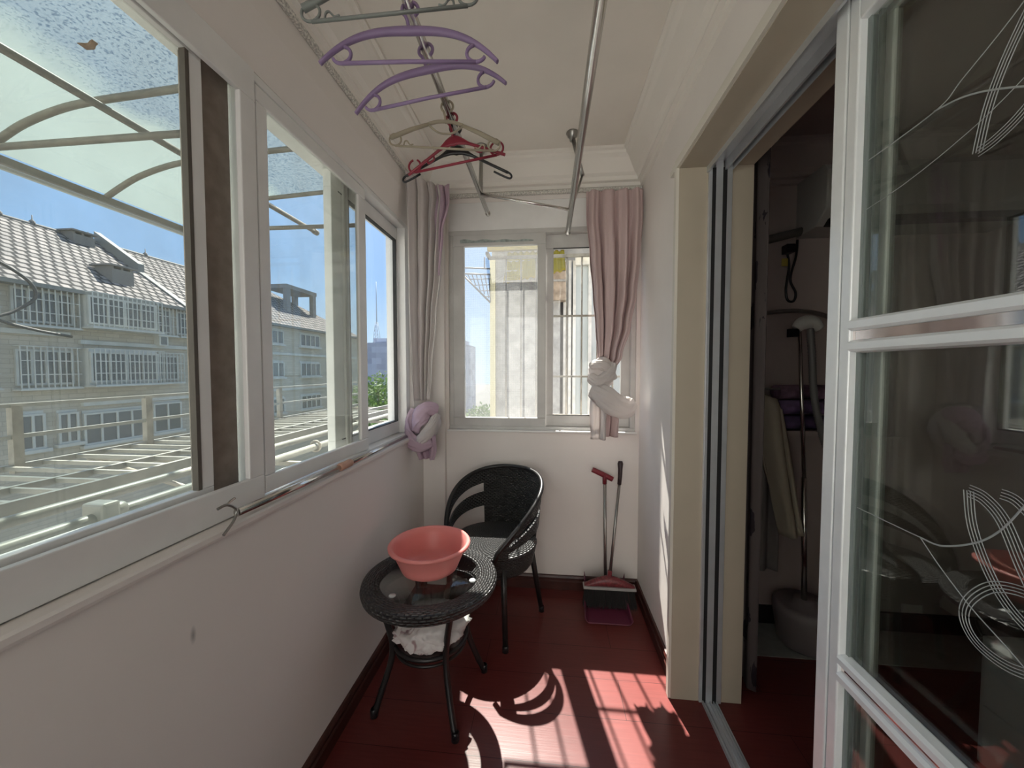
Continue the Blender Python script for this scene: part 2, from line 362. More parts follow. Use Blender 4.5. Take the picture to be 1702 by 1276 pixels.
# ------------------------------------------------------------------ mesh helpers
def V(*a): return Vector(a)
class MB:
    def __init__(s): s.v = []; s.f = []; s.sm = []; s.uv = []
    def add(s, verts, faces, smooth=False, uvs=None):
        k = len(s.v); s.v += [Vector(p) for p in verts]
        s.uv += (uvs if uvs else [(0, 0)] * len(verts))
        for f in faces: s.f.append(tuple(i + k for i in f)); s.sm.append(smooth)
        return s
    def box(s, x0, x1, y0, y1, z0, z1):
        x0, x1 = min(x0, x1), max(x0, x1); y0, y1 = min(y0, y1), max(y0, y1); z0, z1 = min(z0, z1), max(z0, z1)
        p = [(x0, y0, z0), (x1, y0, z0), (x1, y1, z0), (x0, y1, z0), (x0, y0, z1), (x1, y0, z1), (x1, y1, z1), (x0, y1, z1)]
        return s.add(p, [(0, 3, 2, 1), (4, 5, 6, 7), (0, 1, 5, 4), (1, 2, 6, 5), (2, 3, 7, 6), (3, 0, 4, 7)])
    def prism(s, prof, axis, a, b):
        """closed 2-D profile swept straight along an axis ('x','y','z') from a to b"""
        def mk(p, t):
            return {'x': (t, p[0], p[1]), 'y': (p[0], t, p[1]), 'z': (p[0], p[1], t)}[axis]
        n = len(prof)
        vs = [mk(p, a) for p in prof] + [mk(p, b) for p in prof]
        fs = [tuple(range(n - 1, -1, -1)), tuple(range(n, 2 * n))] + [(i, (i + 1) % n, n + (i + 1) % n, n + i) for i in range(n)]
        return s.add(vs, fs)
    def tube(s, pts, r, seg=10, ru=None, up=None, closed=False, caps=True, mod=None):
        """round or oval tube along a path; r, ru may be numbers or lists; up fixes the direction of ru"""
        P = [Vector(p) for p in pts]; n = len(P)
        R_ = r if isinstance(r, (list, tuple)) else [r] * n
        U_ = R_ if ru is None else (ru if isinstance(ru, (list, tuple)) else [ru] * n)
        ref = Vector(up) if up is not None else None
        verts = []; uvs = []; prev = None; d = 0
        for i in range(n):
            if closed: t = P[(i + 1) % n] - P[i - 1]
            else: t = P[min(i + 1, n - 1)] - P[max(i - 1, 0)]
            t.normalize()
            if ref is not None:
                a = ref - t * ref.dot(t)
                if a.length < 1e-5: a = prev if prev is not None else t.orthogonal()
            elif prev is None: a = t.orthogonal()
            else:
                a = prev - t * prev.dot(t)
            a.normalize(); prev = a.copy(); b = t.cross(a)
            if i: d += (P[i] - P[i - 1]).length
            for k in range(seg):
                th = 2 * pi * k / seg
                q = mod(th, i / max(1, n - 1)) if mod else 1
                verts.append(P[i] + (a * cos(th) * U_[i] + b * sin(th) * R_[i]) * q); uvs.append((d, th * R_[i]))
        fs = []
        m = n if closed else n - 1
        for i in range(m):
            j = (i + 1) % n
            for k in range(seg):
                fs.append((i * seg + k, i * seg + (k + 1) % seg, j * seg + (k + 1) % seg, j * seg + k))
        s.add(verts, fs, True, uvs)
        if caps and not closed:
            o = len(s.v) - len(verts)
            s.f.append(tuple(o + k for k in range(seg - 1, -1, -1))); s.sm.append(False)
            s.f.append(tuple(o + (n - 1) * seg + k for k in range(seg))); s.sm.append(False)
        return s
    def cyl(s, a, b, r, r2=None, seg=16): return s.tube([a, b], [r, r if r2 is None else r2], seg)
    def lathe(s, prof, c=(0, 0, 0), seg=48, a0=0, a1=2 * pi, closed_prof=False):
        """profile of (radius, z) turned about the vertical axis through c"""
        full = abs(a1 - a0 - 2 * pi) < 1e-6
        n = len(prof); cols = seg + 1
        verts = []; uvs = []; dd = [0]
        for i in range(1, n): dd.append(dd[-1] + sqrt((prof[i][0] - prof[i - 1][0]) ** 2 + (prof[i][1] - prof[i - 1][1]) ** 2))
        rm = max(p[0] for p in prof)
        for j in range(cols):
            th = a0 + (a1 - a0) * j / seg
            for i, (r, z) in enumerate(prof):
                verts.append((c[0] + r * cos(th), c[1] + r * sin(th), c[2] + z)); uvs.append((th * rm * .85, dd[i]))
        fs = []
        m = n if closed_prof else n - 1
        for j in range(seg):
            for i in range(m):
                k = (i + 1) % n
                fs.append((j * n + i, (j + 1) * n + i, (j + 1) * n + k, j * n + k))
        return s.add(verts, fs, True, uvs)
    def grid(s, fn, nu, nv, cond=None, smooth=True):
        verts = []; uvs = []
        for j in range(nv + 1):
            for i in range(nu + 1):
                p, q = fn(i / nu, j / nv); verts.append(p); uvs.append(q)
        fs = []
        for j in range(nv):
            for i in range(nu):
                if cond is None or cond((i + .5) / nu, (j + .5) / nv):
                    a = j * (nu + 1) + i; fs.append((a, a + 1, a + nu + 2, a + nu + 1))
        return s.add(verts, fs, smooth, uvs)
    def blob(s, c, r, sub=3, fn=None):
        bm = bmesh.new(); bmesh.ops.create_icosphere(bm, subdivisions=sub, radius=1)
        vs = []
        for v in bm.verts:
            d = v.co.normalized(); q = fn(d) if fn else 1
            vs.append((c[0] + d.x * r[0] * q, c[1] + d.y * r[1] * q, c[2] + d.z * r[2] * q))
        fs = [tuple(v.index for v in f.verts) for f in bm.faces]; bm.free()
        return s.add(vs, fs, True)
    def build(s, name, m, parent=None, local=False, bevel=0, solid=0, sub=0):
        off = Vector((0, 0, 0)); q = parent
        if parent is not None:
            if not local:
                while q is not None: off += q.location; q = q.parent
        else:
            xs = [p.x for p in s.v]; ys = [p.y for p in s.v]
            off = Vector(((min(xs) + max(xs)) / 2, (min(ys) + max(ys)) / 2, min(p.z for p in s.v)))
        me = bpy.data.meshes.new(name)
        me.from_pydata([tuple(p - off) for p in s.v], [], s.f)
        me.polygons.foreach_set('use_smooth', s.sm)
        ul = me.uv_layers.new(name='UVMap')
        li = [0] * len(me.loops); me.loops.foreach_get('vertex_index', li)
        flat = []
        for i in li: flat += s.uv[i]
        ul.data.foreach_set('uv', flat)
        me.materials.append(m); me.update()
        o = bpy.data.objects.new(name, me); COL.objects.link(o)
        if parent is not None: o.parent = parent
        else: o.location = off
        if solid:
            md = o.modifiers.new('thickness', 'SOLIDIFY'); md.thickness = solid; md.offset = 0
        if sub:
            md = o.modifiers.new('smooth', 'SUBSURF'); md.levels = sub; md.render_levels = sub
        if bevel:
            md = o.modifiers.new('edge', 'BEVEL'); md.width = bevel; md.segments = 2; md.limit_method = 'ANGLE'; md.angle_limit = radians(40)
        return o

def tag(o, label, cat, group=None, kind=None):
    o['label'] = label; o['category'] = cat
    if group: o['group'] = group
    if kind: o['kind'] = kind
    return o
def thing(name, label, cat, loc=(0, 0, 0), rz=0, group=None):
    o = bpy.data.objects.new(name, None); o.empty_display_size = .1
    COL.objects.link(o); o.location = loc; o.rotation_euler.z = rz
    return tag(o, label, cat, group)
def struct(o, label=None, cat=None):
    o['kind'] = 'structure'
    if label: o['label'] = label
    if cat: o['category'] = cat
    return o
def sroot(name, loc=(0, 0, 0), label=None, cat=None):
    o = bpy.data.objects.new(name, None); COL.objects.link(o); o.location = loc
    return struct(o, label, cat)
def arc(c, r, a0, a1, n, plane='xz'):
    out = []
    for i in range(n + 1):
        a = radians(a0 + (a1 - a0) * i / n)
        if plane == 'xz': out.append(V(c[0] + r * cos(a), c[1], c[2] + r * sin(a)))
        elif plane == 'xy': out.append(V(c[0] + r * cos(a), c[1] + r * sin(a), c[2]))
        else: out.append(V(c[0], c[1] + r * cos(a), c[2] + r * sin(a)))
    return out
def smooth_path(P, k=6):
    """Catmull-Rom through the points"""
    P = [Vector(p) for p in P]; out = []
    for i in range(len(P) - 1):
        p0 = P[max(i - 1, 0)]; p1 = P[i]; p2 = P[i + 1]; p3 = P[min(i + 2, len(P) - 1)]
        for j in range(k):
            t = j / k
            out.append(.5 * ((2 * p1) + (p2 - p0) * t + (2 * p0 - 5 * p1 + 4 * p2 - p3) * t * t + (3 * p1 - p0 - 3 * p2 + p3) * t ** 3))
    out.append(P[-1]); return out
def lerp(a, b, t): return a + (b - a) * t
def interp(tab, x):
    for (x0, a), (x1, b) in zip(tab, tab[1:]):
        if x <= x1:
            t = max(0, min(1, (x - x0) / (x1 - x0) if x1 > x0 else 0))
            t = t * t * (3 - 2 * t)
            return [lerp(p, q, t) for p, q in zip(a, b)]
    return list(tab[-1][1])

# ------------------------------------------------------------------ room shell
XL, XR, YF, YB, ZC = -.81, .55, 2.36, -1.6, 2.68
struct(MB().box(-1.0, 3.3, YB - .1, 2.50, -.08, 0).build('floor', M_floor), 'glossy dark red laminate floor of the balcony', 'floor')
struct(MB().box(-1.0, .80, YB - .1, 2.50, ZC, ZC + .1).build('ceiling', M_ceiling), 'plain cream ceiling above the drying poles', 'ceiling')
wl = MB().box(-.97, XL, YB, YF + .14, 0, 1.0)                      # parapet under the window band
wl.prism([(-.97, 2.24), (-.834, 2.24), (-.828, 2.27), (-.812, 2.375), (XL, 2.392), (XL, ZC), (-.97, ZC)], 'y', YB, YF + .14)
wl.box(-.97, XL, 2.16, YF + .14, 1.0, 2.3)
wl.box(-.97, XL, YB, -1.3, 1.0, 2.3)
struct(wl.build('wall_left', M_wall_left), 'pale wall with a grey smudge under the long side window', 'wall')
we = MB().box(XL, XR + .25, YF, YF + .14, 0, 1.013)
we.box(XL, -.65, YF, YF + .14, 1.013, ZC).box(.527, XR + .25, YF, YF + .14, 1.013, ZC)
we.box(-.65, .527, YF, YF + .14, 2.452, ZC)
struct(we.build('wall_end', M_plaster), 'pale end wall under and around the small sliding window', 'wall')
struct(MB().prism([(YF + .14, 2.2855), (2.384, 2.2855), (2.381, 2.31), (2.364, 2.435), (YF + .002, 2.4515), (YF + .14, 2.4515)], 'x', -.65, .527).build('trim_10', M_upvc), 'white sloping board above the end window', 'window head')
struct(MB().box(XL, -.668, 2.318, YF, 0, 2.50).build('trim_1', M_plaster), 'boxed pipe column in the corner behind the knotted lilac curtain', 'column')
wr = MB().box(XR, .80, 1.612, YF, 0, ZC).box(XR, .80, YB, 1.612, 2.236, ZC).box(XR, .80, YB, -1.25, 0, 2.235)
struct(wr.build('wall_right', M_plaster), 'pale wall strip beside the sliding door opening', 'wall')
struct(MB().box(-.97, .80, YB - .1, YB, 0, .25).box(-.97, .80, YB - .1, YB, 2.3, ZC).box(-.97, -.75, YB - .1, YB, .25, 2.3).box(.5, .8, YB - .1, YB, .25, 2.3).build('wall_back', M_plaster))  # unseen rear opening added so more daylight reaches the balcony
# crown moulding: profile (distance from wall, z)
CP = [(0, ZC), (.135, ZC), (.135, ZC - .014), (.122, ZC - .02), (.118, ZC - .034), (.10, ZC - .05), (.085, ZC - .075), (.06, ZC - .115), (.042, ZC - .128),
      (.036, ZC - .14), (.036, ZC - .15), (.018, ZC - .155), (.014, ZC - .175), (0, ZC - .18)]
struct(MB().prism([(XL + d, z) for d, z in CP], 'y', YB, YF).build('trim_2', M_crown))
struct(MB().prism([(XR - d, z) for d, z in CP], 'y', YB, YF).build('trim_3', M_crown))
struct(MB().prism([(YF - d, z) for d, z in CP], 'x', XL, XR).build('trim_4', M_crown))
# baseboards
def bprof(d): return [(0, 0), (d * .018, 0), (d * .018, .05), (d * .012, .056), (d * .012, .068), (d * .016, .074), (d * .010, .086), (0, .088)]
struct(MB().prism([(XL + a, z) for a, z in bprof(1)], 'y', YB, 2.318).build('baseboard_left', M_base))
struct(MB().prism([(YF + a, z) for a, z in bprof(-1)], 'x', -.668, XR).build('baseboard_end', M_base))
struct(MB().prism([(XR + a, z) for a, z in bprof(-1)], 'y', 1.665, YF).build('baseboard_right', M_base))
# inner sills
sm = MB().prism([(-.95, 1.0), (-.80, .985), (-.797, .992), (-.797, 1.003), (-.802, 1.008), (-.95, 1.012)], 'y', YB, 2.16)
struct(sm.build('trim_5', M_plaster), 'narrow painted sill under the long side window', 'sill')
struct(MB().box(-.655, .532, 2.335, 2.40, 1.004, 1.015).build('trim_6', M_upvc, bevel=.003), 'narrow white sill under the end window', 'sill')

# ------------------------------------------------------------------ long side window: two sliding units
def rect_frame_x(mb, x0, x1, y0, y1, z0, z1, wy0, wy1, wz0, wz1):
    """rectangular frame in a plane x = const: outer rectangle and the four member widths"""
    mb.box(x0, x1, y0, y1, z0, z0 + wz0); mb.box(x0, x1, y0, y1, z1 - wz1, z1)
    mb.box(x0, x1, y0, y0 + wy0, z0 + wz0, z1 - wz1); mb.box(x0, x1, y1 - wy1, y1, z0 + wz0, z1 - wz1)
    return mb
def rect_frame_y(mb, y0, y1, x0, x1, z0, z1, wx0, wx1, wz0, wz1):
    mb.box(x0, x1, y0, y1, z0, z0 + wz0); mb.box(x0, x1, y0, y1, z1 - wz1, z1)
    mb.box(x0, x0 + wx0, y0, y1, z0 + wz0, z1 - wz1); mb.box(x1 - wx1, x1, y0, y1, z0 + wz0, z1 - wz1)
    return mb

w1 = sroot('window_1', (-.85, .2, 1.012), 'long side window of dusty panes with a dark brown mullion', 'window')
fr = rect_frame_x(MB(), -.846, -.83, -1.3, 1.004, 1.012, 2.24, .06, .054, .082, .088)
fr.box(-.96, -.846, -1.3, 1.0, 1.0, 1.052); fr.box(-.96, -.846, -1.3, 1.0, 2.205, 2.24)
fr.build('window_frame', M_upvc, w1, bevel=.003)
s1 = rect_frame_x(MB(), -.876, -.853, -.36, .862, 1.056, 2.20, .05, .034, .048, .048)
s1.build('sash', M_upvc, w1, bevel=.002)
MB().box(-.868, -.852, .8185, .8285, 1.104, 2.152).build('bead', mat('bead_dusty', (.10, .085, .07), .6), w1)
MB().box(-.925, -.878, .868, .966, 1.052, 2.205).build('mullion', M_brown, w1, bevel=.003)
MB().box(-.871, -.866, -.312, .829, 1.10, 2.156).build('pane', G_dirty, w1)
MB().box(-.909, -.904, .966, 1.03, 1.052, 2.205).build('pane', G_dirty, w1)
MB().box(-.909, -.904, -1.24, -.30, 1.052, 2.205).build('pane', G_dirty, w1)

w2 = sroot('window_2', (-.85, 1.5, 1.012), 'side window with a clear sash sliding before a fixed light, beside the knotted lilac curtain', 'window')
fr = MB().box(-.96, -.828, 1.004, 2.16, 1.0, 1.03).box(-.96, -.834, 1.004, 2.16, 2.215, 2.24).box(-.95, -.834, 2.105, 2.16, 1.03, 2.215)
fr.box(-.95, -.846, 1.004, 1.016, 1.03, 2.215)
fr.build('window_frame', M_upvc, w2, bevel=.003)
s2 = rect_frame_x(MB(), -.850, -.832, 1.008, 1.640, 1.034, 2.21, .043, .064, .052, .046)
s2.build('sash', M_upvc, w2, bevel=.004)
MB().box(-.8445, -.840, 1.05, 1.578, 1.084, 2.166).build('pane', G_dirty, w2)
s3 = rect_frame_x(MB(), -.915, -.88, 1.450, 2.132, 1.034, 2.21, .075, .05, .07, .07)
s3.build('sash', M_upvc, w2, bevel=.003)
MB().box(-.90, -.872, 1.527, 1.538, 1.04, 2.2).box(-.90, -.872, 1.552, 1.563, 1.04, 2.2).build('mullion', M_upvc, w2)
MB().box(-.90, -.884, 1.538, 1.552, 1.04, 2.2).box(-.90, -.880, 1.563, 1.585, 1.04, 2.2).build('mullion', M_brown, w2)
MB().box(-.90, -.895, 1.50, 2.083, 1.10, 2.145).build('pane', G_win, w2)
MB().box(-.899, -.879, 2.081, 2.087, 1.104, 2.14).box(-.899, -.879, 1.5, 2.087, 1.10, 1.105).box(-.899, -.879, 1.5, 2.087, 2.137, 2.142).build('seal', M_gasket, w2)

# ------------------------------------------------------------------ end window
w3 = sroot('window_3', (-.06, 2.4, 1.013), 'white two-sash sliding window in the end wall', 'window')
rect_frame_y(MB(), 2.375, 2.46, -.65, .527, 1.013, 2.285, .028, .028, .022, .03).build('window_frame', M_upvc_shaded, w3, bevel=.003)
rect_frame_y(MB(), 2.372, 2.405, -.622, -.027, 1.033, 2.258, .072, .053, .058, .072).build('sash', M_upvc_shaded, w3, bevel=.004)
rect_frame_y(MB(), 2.412, 2.445, -.03, .50, 1.035, 2.255, .05, .055, .072, .088).build('sash', M_upvc_shaded, w3, bevel=.004)
MB().box(-.552, -.078, 2.386, 2.390, 1.088, 2.19).build('pane', G_win, w3)
MB().box(.018, .447, 2.428, 2.432, 1.104, 2.17).build('pane', G_win, w3)
MB().box(.018, .447, 2.4105, 2.4125, 2.163, 2.169).box(.018, .447, 2.4105, 2.4125, 1.105, 1.11).build('seal', M_gasket, w3)
MB().box(-.60, -.032, 2.458, 2.4595, 1.04, 2.25).build('insect_screen', M_screen, w3)
tp = MB()
random.seed(3)
tp.grid(lambda u, v: (V(-.575 + .47 * u, 2.3712, 2.205 + .026 * v * ((.8 + .2 * sin(u * 23)) * (1 - .5 * u))), (u, v)), 40, 2)
tp.build('tape_residue', mat('tape_residue', (.33, .38, .36), .6, noise_amt=.35, noise_scale=40), w3)

wg = thing('window_guard', 'grey steel security bars standing outside the end window', 'window bars', (.1, 2.6, 1.05))
for z, r in ((2.175, .010), (1.767, .0065), (1.352, .0065), (1.085, .0065)):
    MB().box(-.42 if z > 2 else -.03, .62, 2.6 - r, 2.6 + r, z - r, z + r).build('crossbar', M_rust_rail, wg)
for x in (-.306, -.201, -.095, .011, .113, .215, .32, .425, .53):
    MB().cyl((x, 2.6, 1.05), (x, 2.6, 2.175), .0062, seg=8).build('bar', M_rust_rail, wg)
for x, z in ((-.42, 2.175), (.62, 2.175), (.62, 1.085), (-.03, 1.085)):
    if True: MB().box(x - .01, x + .01, 2.49, 2.61, z - .01, z + .01).build('bracket', M_rust_rail, wg)

# ------------------------------------------------------------------ sliding door opening
t7 = sroot('trim_7', (.65, 1.6, 0), 'cream wooden lining around the sliding door opening', 'door lining')
MB().box(.517, .628, 1.597, 1.612, 0, 2.211).build('jamb', M_cream, t7)
MB().box(.716, .803, 1.60, 1.612, 0, 2.213).build('jamb', M_cream, t7)
MB().prism([(.506, 1.60), (.506, 1.625), (.514, 1.63), (.514, 1.648), (.525, 1.652), (.525, 1.672), (.532, 1.68), (XR - .0005, 1.68), (XR - .0005, 1.60)], 'z', 0, 2.213).build('casing', M_casing, t7)
MB().prism([(.506, 2.235), (.514, 2.24), (.514, 2.255), (.525, 2.262), (.525, 2.28), (.532, 2.288), (XR - .0005, 2.288), (XR - .0005, 2.213), (.506, 2.213)], 'y', YB, 1.68).build('casing', M_casing, t7)
MB().box(.517, .628, YB, 1.612, 2.2105, 2.2345).build('head_lining', M_cream, t7)
MB().box(.716, .803, YB, 1.612, 2.2135, 2.2345).build('head_lining', M_cream, t7)
t8 = sroot('trim_8', (.67, 1.6, 0), 'silver sliding door tracks set in jamb, head and floor', 'door track')
MB().box(.628, .642, 1.585, 1.612, .004, 2.235).box(.652, .682, 1.585, 1.612, .004, 2.235).box(.694, .716, 1.585, 1.612, .004, 2.235).build('jamb_track', M_alu2, t8, bevel=.001)
MB().box(.640, .654, 1.5845, 1.611, .004, 2.2).box(.680, .696, 1.5845, 1.611, .004, 2.2).build('slot', M_black, t8)
MB().box(.622, .630, YB, 1.6, 2.188, 2.236).box(.6865, .6935, YB, 1.6, 2.19, 2.236).box(.7145, .7165, YB, 1.6, 2.188, 2.236).box(.630, .708, YB, 1.6, 2.228, 2.236).build('head_track', M_alu2, t8)
ft = MB().box(.640, .700, YB, 1.585, 0, .004)
for x in (.643, .655, .672, .686, .697): ft.box(x - .0022, x + .0022, YB, 1.585, .004, .014)
ft.build('floor_track', M_alu2, t8)

d1 = sroot('door_1', (.67, .2, 0), 'glazed sliding door leaf with etched curves and silver rails', 'door')
DY0, DY1, DX = -.25, .957, .65
fr = MB().box(DX, DX + .035, .921, DY1, .02, 2.226).box(DX, DX + .035, .889, .916, .02, 2.226).box(DX + .012, DX + .03, .914, .923, .02, 2.226)
fr.box(DX, DX + .035, DY0, DY0 + .06, .02, 2.226).box(DX, DX + .035, DY0 + .06, .889, .02, .12).box(DX, DX + .035, DY0 + .06, .889, 2.14, 2.226)
fr.build('door_frame', M_alu, d1, bevel=.003)
def rail_bar(z0, z1):
    """bevelled glazing bar across the leaf"""
    MB().prism([(DX + .022, z0), (DX + .004, z0 + .003), (DX - .003, z0 + .008), (DX - .003, z1 - .008), (DX + .004, z1 - .003), (DX + .022, z1)], 'y', DY0 + .05, .889).build('glazing_bar', M_alu, d1)
rail_bar(1.481, 1.512); rail_bar(1.436, 1.466); rail_bar(.731, .760); rail_bar(.692, .721)
for z0, z1 in ((1.464, 1.483), (.719, .733)):
    MB().box(DX + .008, DX + .012, DY0 + .05, .889, z0, z1).build('mirror_strip', mat('mirror_strip', (.80, .72, .70), .08, metal=1.0), d1)
MB().box(DX + .020, DX + .024, DY0 + .05, .892, .115, 2.145).build('pane', G_door, d1)
MB().box(DX + .016, DX + .036, .880, .889, .12, 2.14).box(DX + .024, DX + .034, .866, .873, .12, 2.14).build('inner_stile', mat('stile_greenish', (.20, .23, .22), .35), d1)
M_etch = mat('etched_line', (.34, .36, .35), .35)
def etch(pts, w, n=1, gap=.0048):
    w *= .7
    """engraved line(s) on the front of the pane, given as (y, z)"""
    P = smooth_path([V(DX + .0195, a, b) for a, b in pts], 10)
    mb = MB()
    for k in range(n):
        o = (k - (n - 1) / 2) * gap
        Q = []
        for i, p in enumerate(P):
            t = (P[min(i + 1, len(P) - 1)] - P[max(i - 1, 0)]).normalized()
            Q.append(p + V(0, -t.z, t.y) * o)
        mb.tube(Q, .0006, 6, ru=w, up=(0, 0, 1))
    return mb
ET = [([(.885, 1.842), (.743, 1.852), (.70, 1.875), (.62, 1.926), (.55, 2.0)], .0018, 1),
      ([(.885, 1.74), (.80, 1.752), (.72, 1.772), (.645, 1.80), (.56, 1.85)], .0013, 1),
      ([(.745, 1.853), (.70, 1.845), (.655, 1.825), (.60, 1.79), (.54, 1.74)], .0022, 1),
      ([(.673, 1.742), (.662, 1.80), (.645, 1.85), (.62, 1.90), (.585, 1.96), (.54, 2.02)], .0012, 4),
      ([(.673, 1.742), (.65, 1.748), (.62, 1.765), (.59, 1.795), (.55, 1.86)], .0011, 4),
      ([(.62, 1.95), (.60, 1.935), (.57, 1.94), (.54, 1.97)], .0011, 4),
      ([(.877, 1.099), (.80, 1.097), (.737, 1.096)], .0016, 1),
      ([(.737, 1.096), (.70, 1.098), (.652, 1.125), (.62, 1.158), (.593, 1.205), (.56, 1.27)], .0022, 1),
      ([(.737, 1.096), (.70, 1.06), (.65, 1.02), (.60, .99), (.54, .95)], .0016, 1),
      ([(.663, 1.206), (.64, 1.20), (.615, 1.175), (.59, 1.12), (.56, 1.06)], .0011, 5),
      ([(.663, 1.206), (.655, 1.15), (.63, 1.09), (.60, 1.05), (.55, 1.02)], .0011, 4),
      ([(.62, 1.215), (.60, 1.21), (.57, 1.18), (.54, 1.13)], .0011, 4),
      ([(.55, 1.08), (.585, 1.085), (.625, 1.07), (.655, 1.03), (.660, .995), (.64, .97), (.60, .965), (.55, .985)], .0011, 4)]
for pts, w, n in ET: etch(pts, w, n).build('etched_curve', M_etch, d1)
d2 = sroot('door_2', (.71, .2, 0), 'second silver framed glass leaf behind the etched one', 'door')
rect_frame_x(MB(), .695, .713, -.45, .95, .02, 2.226, .06, .088, .1, .09).build('door_frame', M_alu, d2, bevel=.003)
MB().box(.702, .706, -.39, .862, .12, 2.136).build('pane', G_door, d2)

# ------------------------------------------------------------------ dark room beyond the door
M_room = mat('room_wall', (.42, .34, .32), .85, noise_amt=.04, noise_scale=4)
struct(MB().box(.80, 3.3, 2.15, 2.25, 0, 2.62).build('wall_room_end', M_room), 'dim wall of the inner room below the air conditioner', 'wall')
struct(MB().box(3.2, 3.3, YB, 2.25, 0, 2.62).build('wall_room_side', M_room))
struct(MB().box(.80, 3.3, YB - .1, YB, 0, 2.62).build('wall_room_back', M_room))
struct(MB().box(.80, 3.3, YB - .1, 2.25, 2.55, 2.66).build('ceiling_room', M_room))
struct(MB().prism([(2.15 - d, z - .13) for d, z in CP], 'x', .80, 3.2).build('trim_9', M_room))
struct(MB().box(1.0, 3.2, 2.135, 2.15, 0, .1).build('baseboard_room', M_black))
struct(MB().box(.92, 3.2, 1.885, 2.15, -.02, .004).build('floor_tiles', mat('pale_tile', (.34, .34, .32), .4, noise_amt=.12, noise_scale=20)), 'pale tiled strip of floor under the steamer', 'floor')

def fold_sheet(x0, x1, y0, y1, z0, z1, nf, amp, seed=0):
    """hanging cloth with vertical folds between two plan points"""
    d = V(x1 - x0, y1 - y0, 0); nrm = V(-d.y, d.x, 0).normalized()
    def fn(u, v):
        z = lerp(z0, z1, v)
        a = amp * (sin(u * nf * 2 * pi + seed + .5 * sin(v * 3 + u * 5)) + .3 * sin(u * nf * 4.3 * pi + 2 * v))
        return V(x0, y0, z) + d * u + nrm * a, (u, v)
    return fn
rc = MB().grid(fold_sheet(.838, .875, 1.80, 1.64, .02, 2.40, 2, .012, 1), 24, 20)
tag(rc.build('damask_curtain', M_damask, solid=.003), 'cream curtain with dark damask pattern hanging inside the doorway', 'curtain')

ac = thing('air_conditioner', 'white wall mounted air conditioner high in the inner room', 'air conditioner', (1.7, 2.04, 2.09))
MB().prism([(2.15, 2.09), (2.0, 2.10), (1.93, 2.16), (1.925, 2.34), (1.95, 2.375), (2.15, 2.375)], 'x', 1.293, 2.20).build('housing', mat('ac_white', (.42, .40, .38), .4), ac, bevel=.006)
MB().box(1.33, 2.17, 1.945, 2.0, 2.096, 2.125).build('vent', M_black, ac)
MB().box(1.31, 1.36, 1.921, 1.926, 2.26, 2.32).build('label_sticker', mat('sticker', (.35, .35, .34), .5), ac)
pp = MB().tube(smooth_path([(1.31, 2.11, 2.12), (1.2, 2.11, 2.095), (1.09, 2.11, 2.07), (1.0, 2.11, 2.06)]), .022, 10)
tag(pp.build('refrigerant_pipe', mat('pipe_wrap', (.10, .09, .08), .7)), 'dark wrapped pipe running from the air conditioner along the wall', 'pipe')
pc = thing('power_cord', 'looped dark cord plugged into the wall below the air conditioner', 'cord', (1.25, 2.13, 2.03))
MB().tube(smooth_path([(1.300, 2.143, 2.085), (1.295, 2.143, 2.0), (1.27, 2.143, 1.88), (1.298, 2.143, 1.81), (1.29, 2.143, 1.765), (1.26, 2.143, 1.77), (1.25, 2.143, 1.83), (1.262, 2.143, 1.95), (1.25, 2.143, 2.02)]), .006, 8).build('cable', M_hblack, pc)
MB().box(1.225, 1.268, 2.10, 2.15, 2.01, 2.055).build('plug', M_hblack, pc, bevel=.004)
MB().box(1.215, 1.245, 2.125, 2.128, 1.945, 1.985).build('tag', mat('yellow_tag', (.50, .40, .08), .6), pc)

st = thing('garment_steamer', 'upright garment steamer with pole and ribbed hose on round base', 'steamer', (1.33, 2.0, .004))
def sb(d):
    return 1 + .04 * noise.noise(d * 2)
MB().lathe([(0, 0), (.105, 0), (.115, .012), (.138, .17), (.136, .20), (.118, .215), (.05, .20), (.045, .235), (0, .235)], (1.295, 1.995, .004), 36).build('water_tank', mat('steamer_plastic', (.24, .20, .20), .45), st)
MB().cyl((1.285, 1.985, .22), (1.268, 1.985, .86), .013).cyl((1.268, 1.985, .86), (1.225, 1.985, 1.60), .009).build('pole', M_steel, st)
MB().tube(smooth_path([(1.208, 1.98, 1.60), (1.23, 1.975, 1.625), (1.27, 1.97, 1.63), (1.305, 1.97, 1.60)]), [.022 + .012 * sin(pi * i / 18) for i in range(19)], 14).build('steam_head', mat('steamer_head', (.55, .53, .50), .4), st)
hz = smooth_path([(1.265, 1.97, 1.60), (1.275, 1.965, 1.45), (1.28, 1.96, 1.32), (1.295, 1.955, 1.20), (1.325, 1.955, 1.08), (1.37, 1.955, .92), (1.40, 1.955, .6), (1.37, 1.96, .3), (1.33, 1.985, .21)], 22)
MB().tube(hz, [.014 + .003 * (i % 2) for i in range(len(hz))], 10).build('hose', mat('hose_grey', (.16, .15, .15), .5), st)
MB().box(1.170, 1.212, 1.965, 1.99, 1.56, 1.60).build('clip', M_hblack, st)

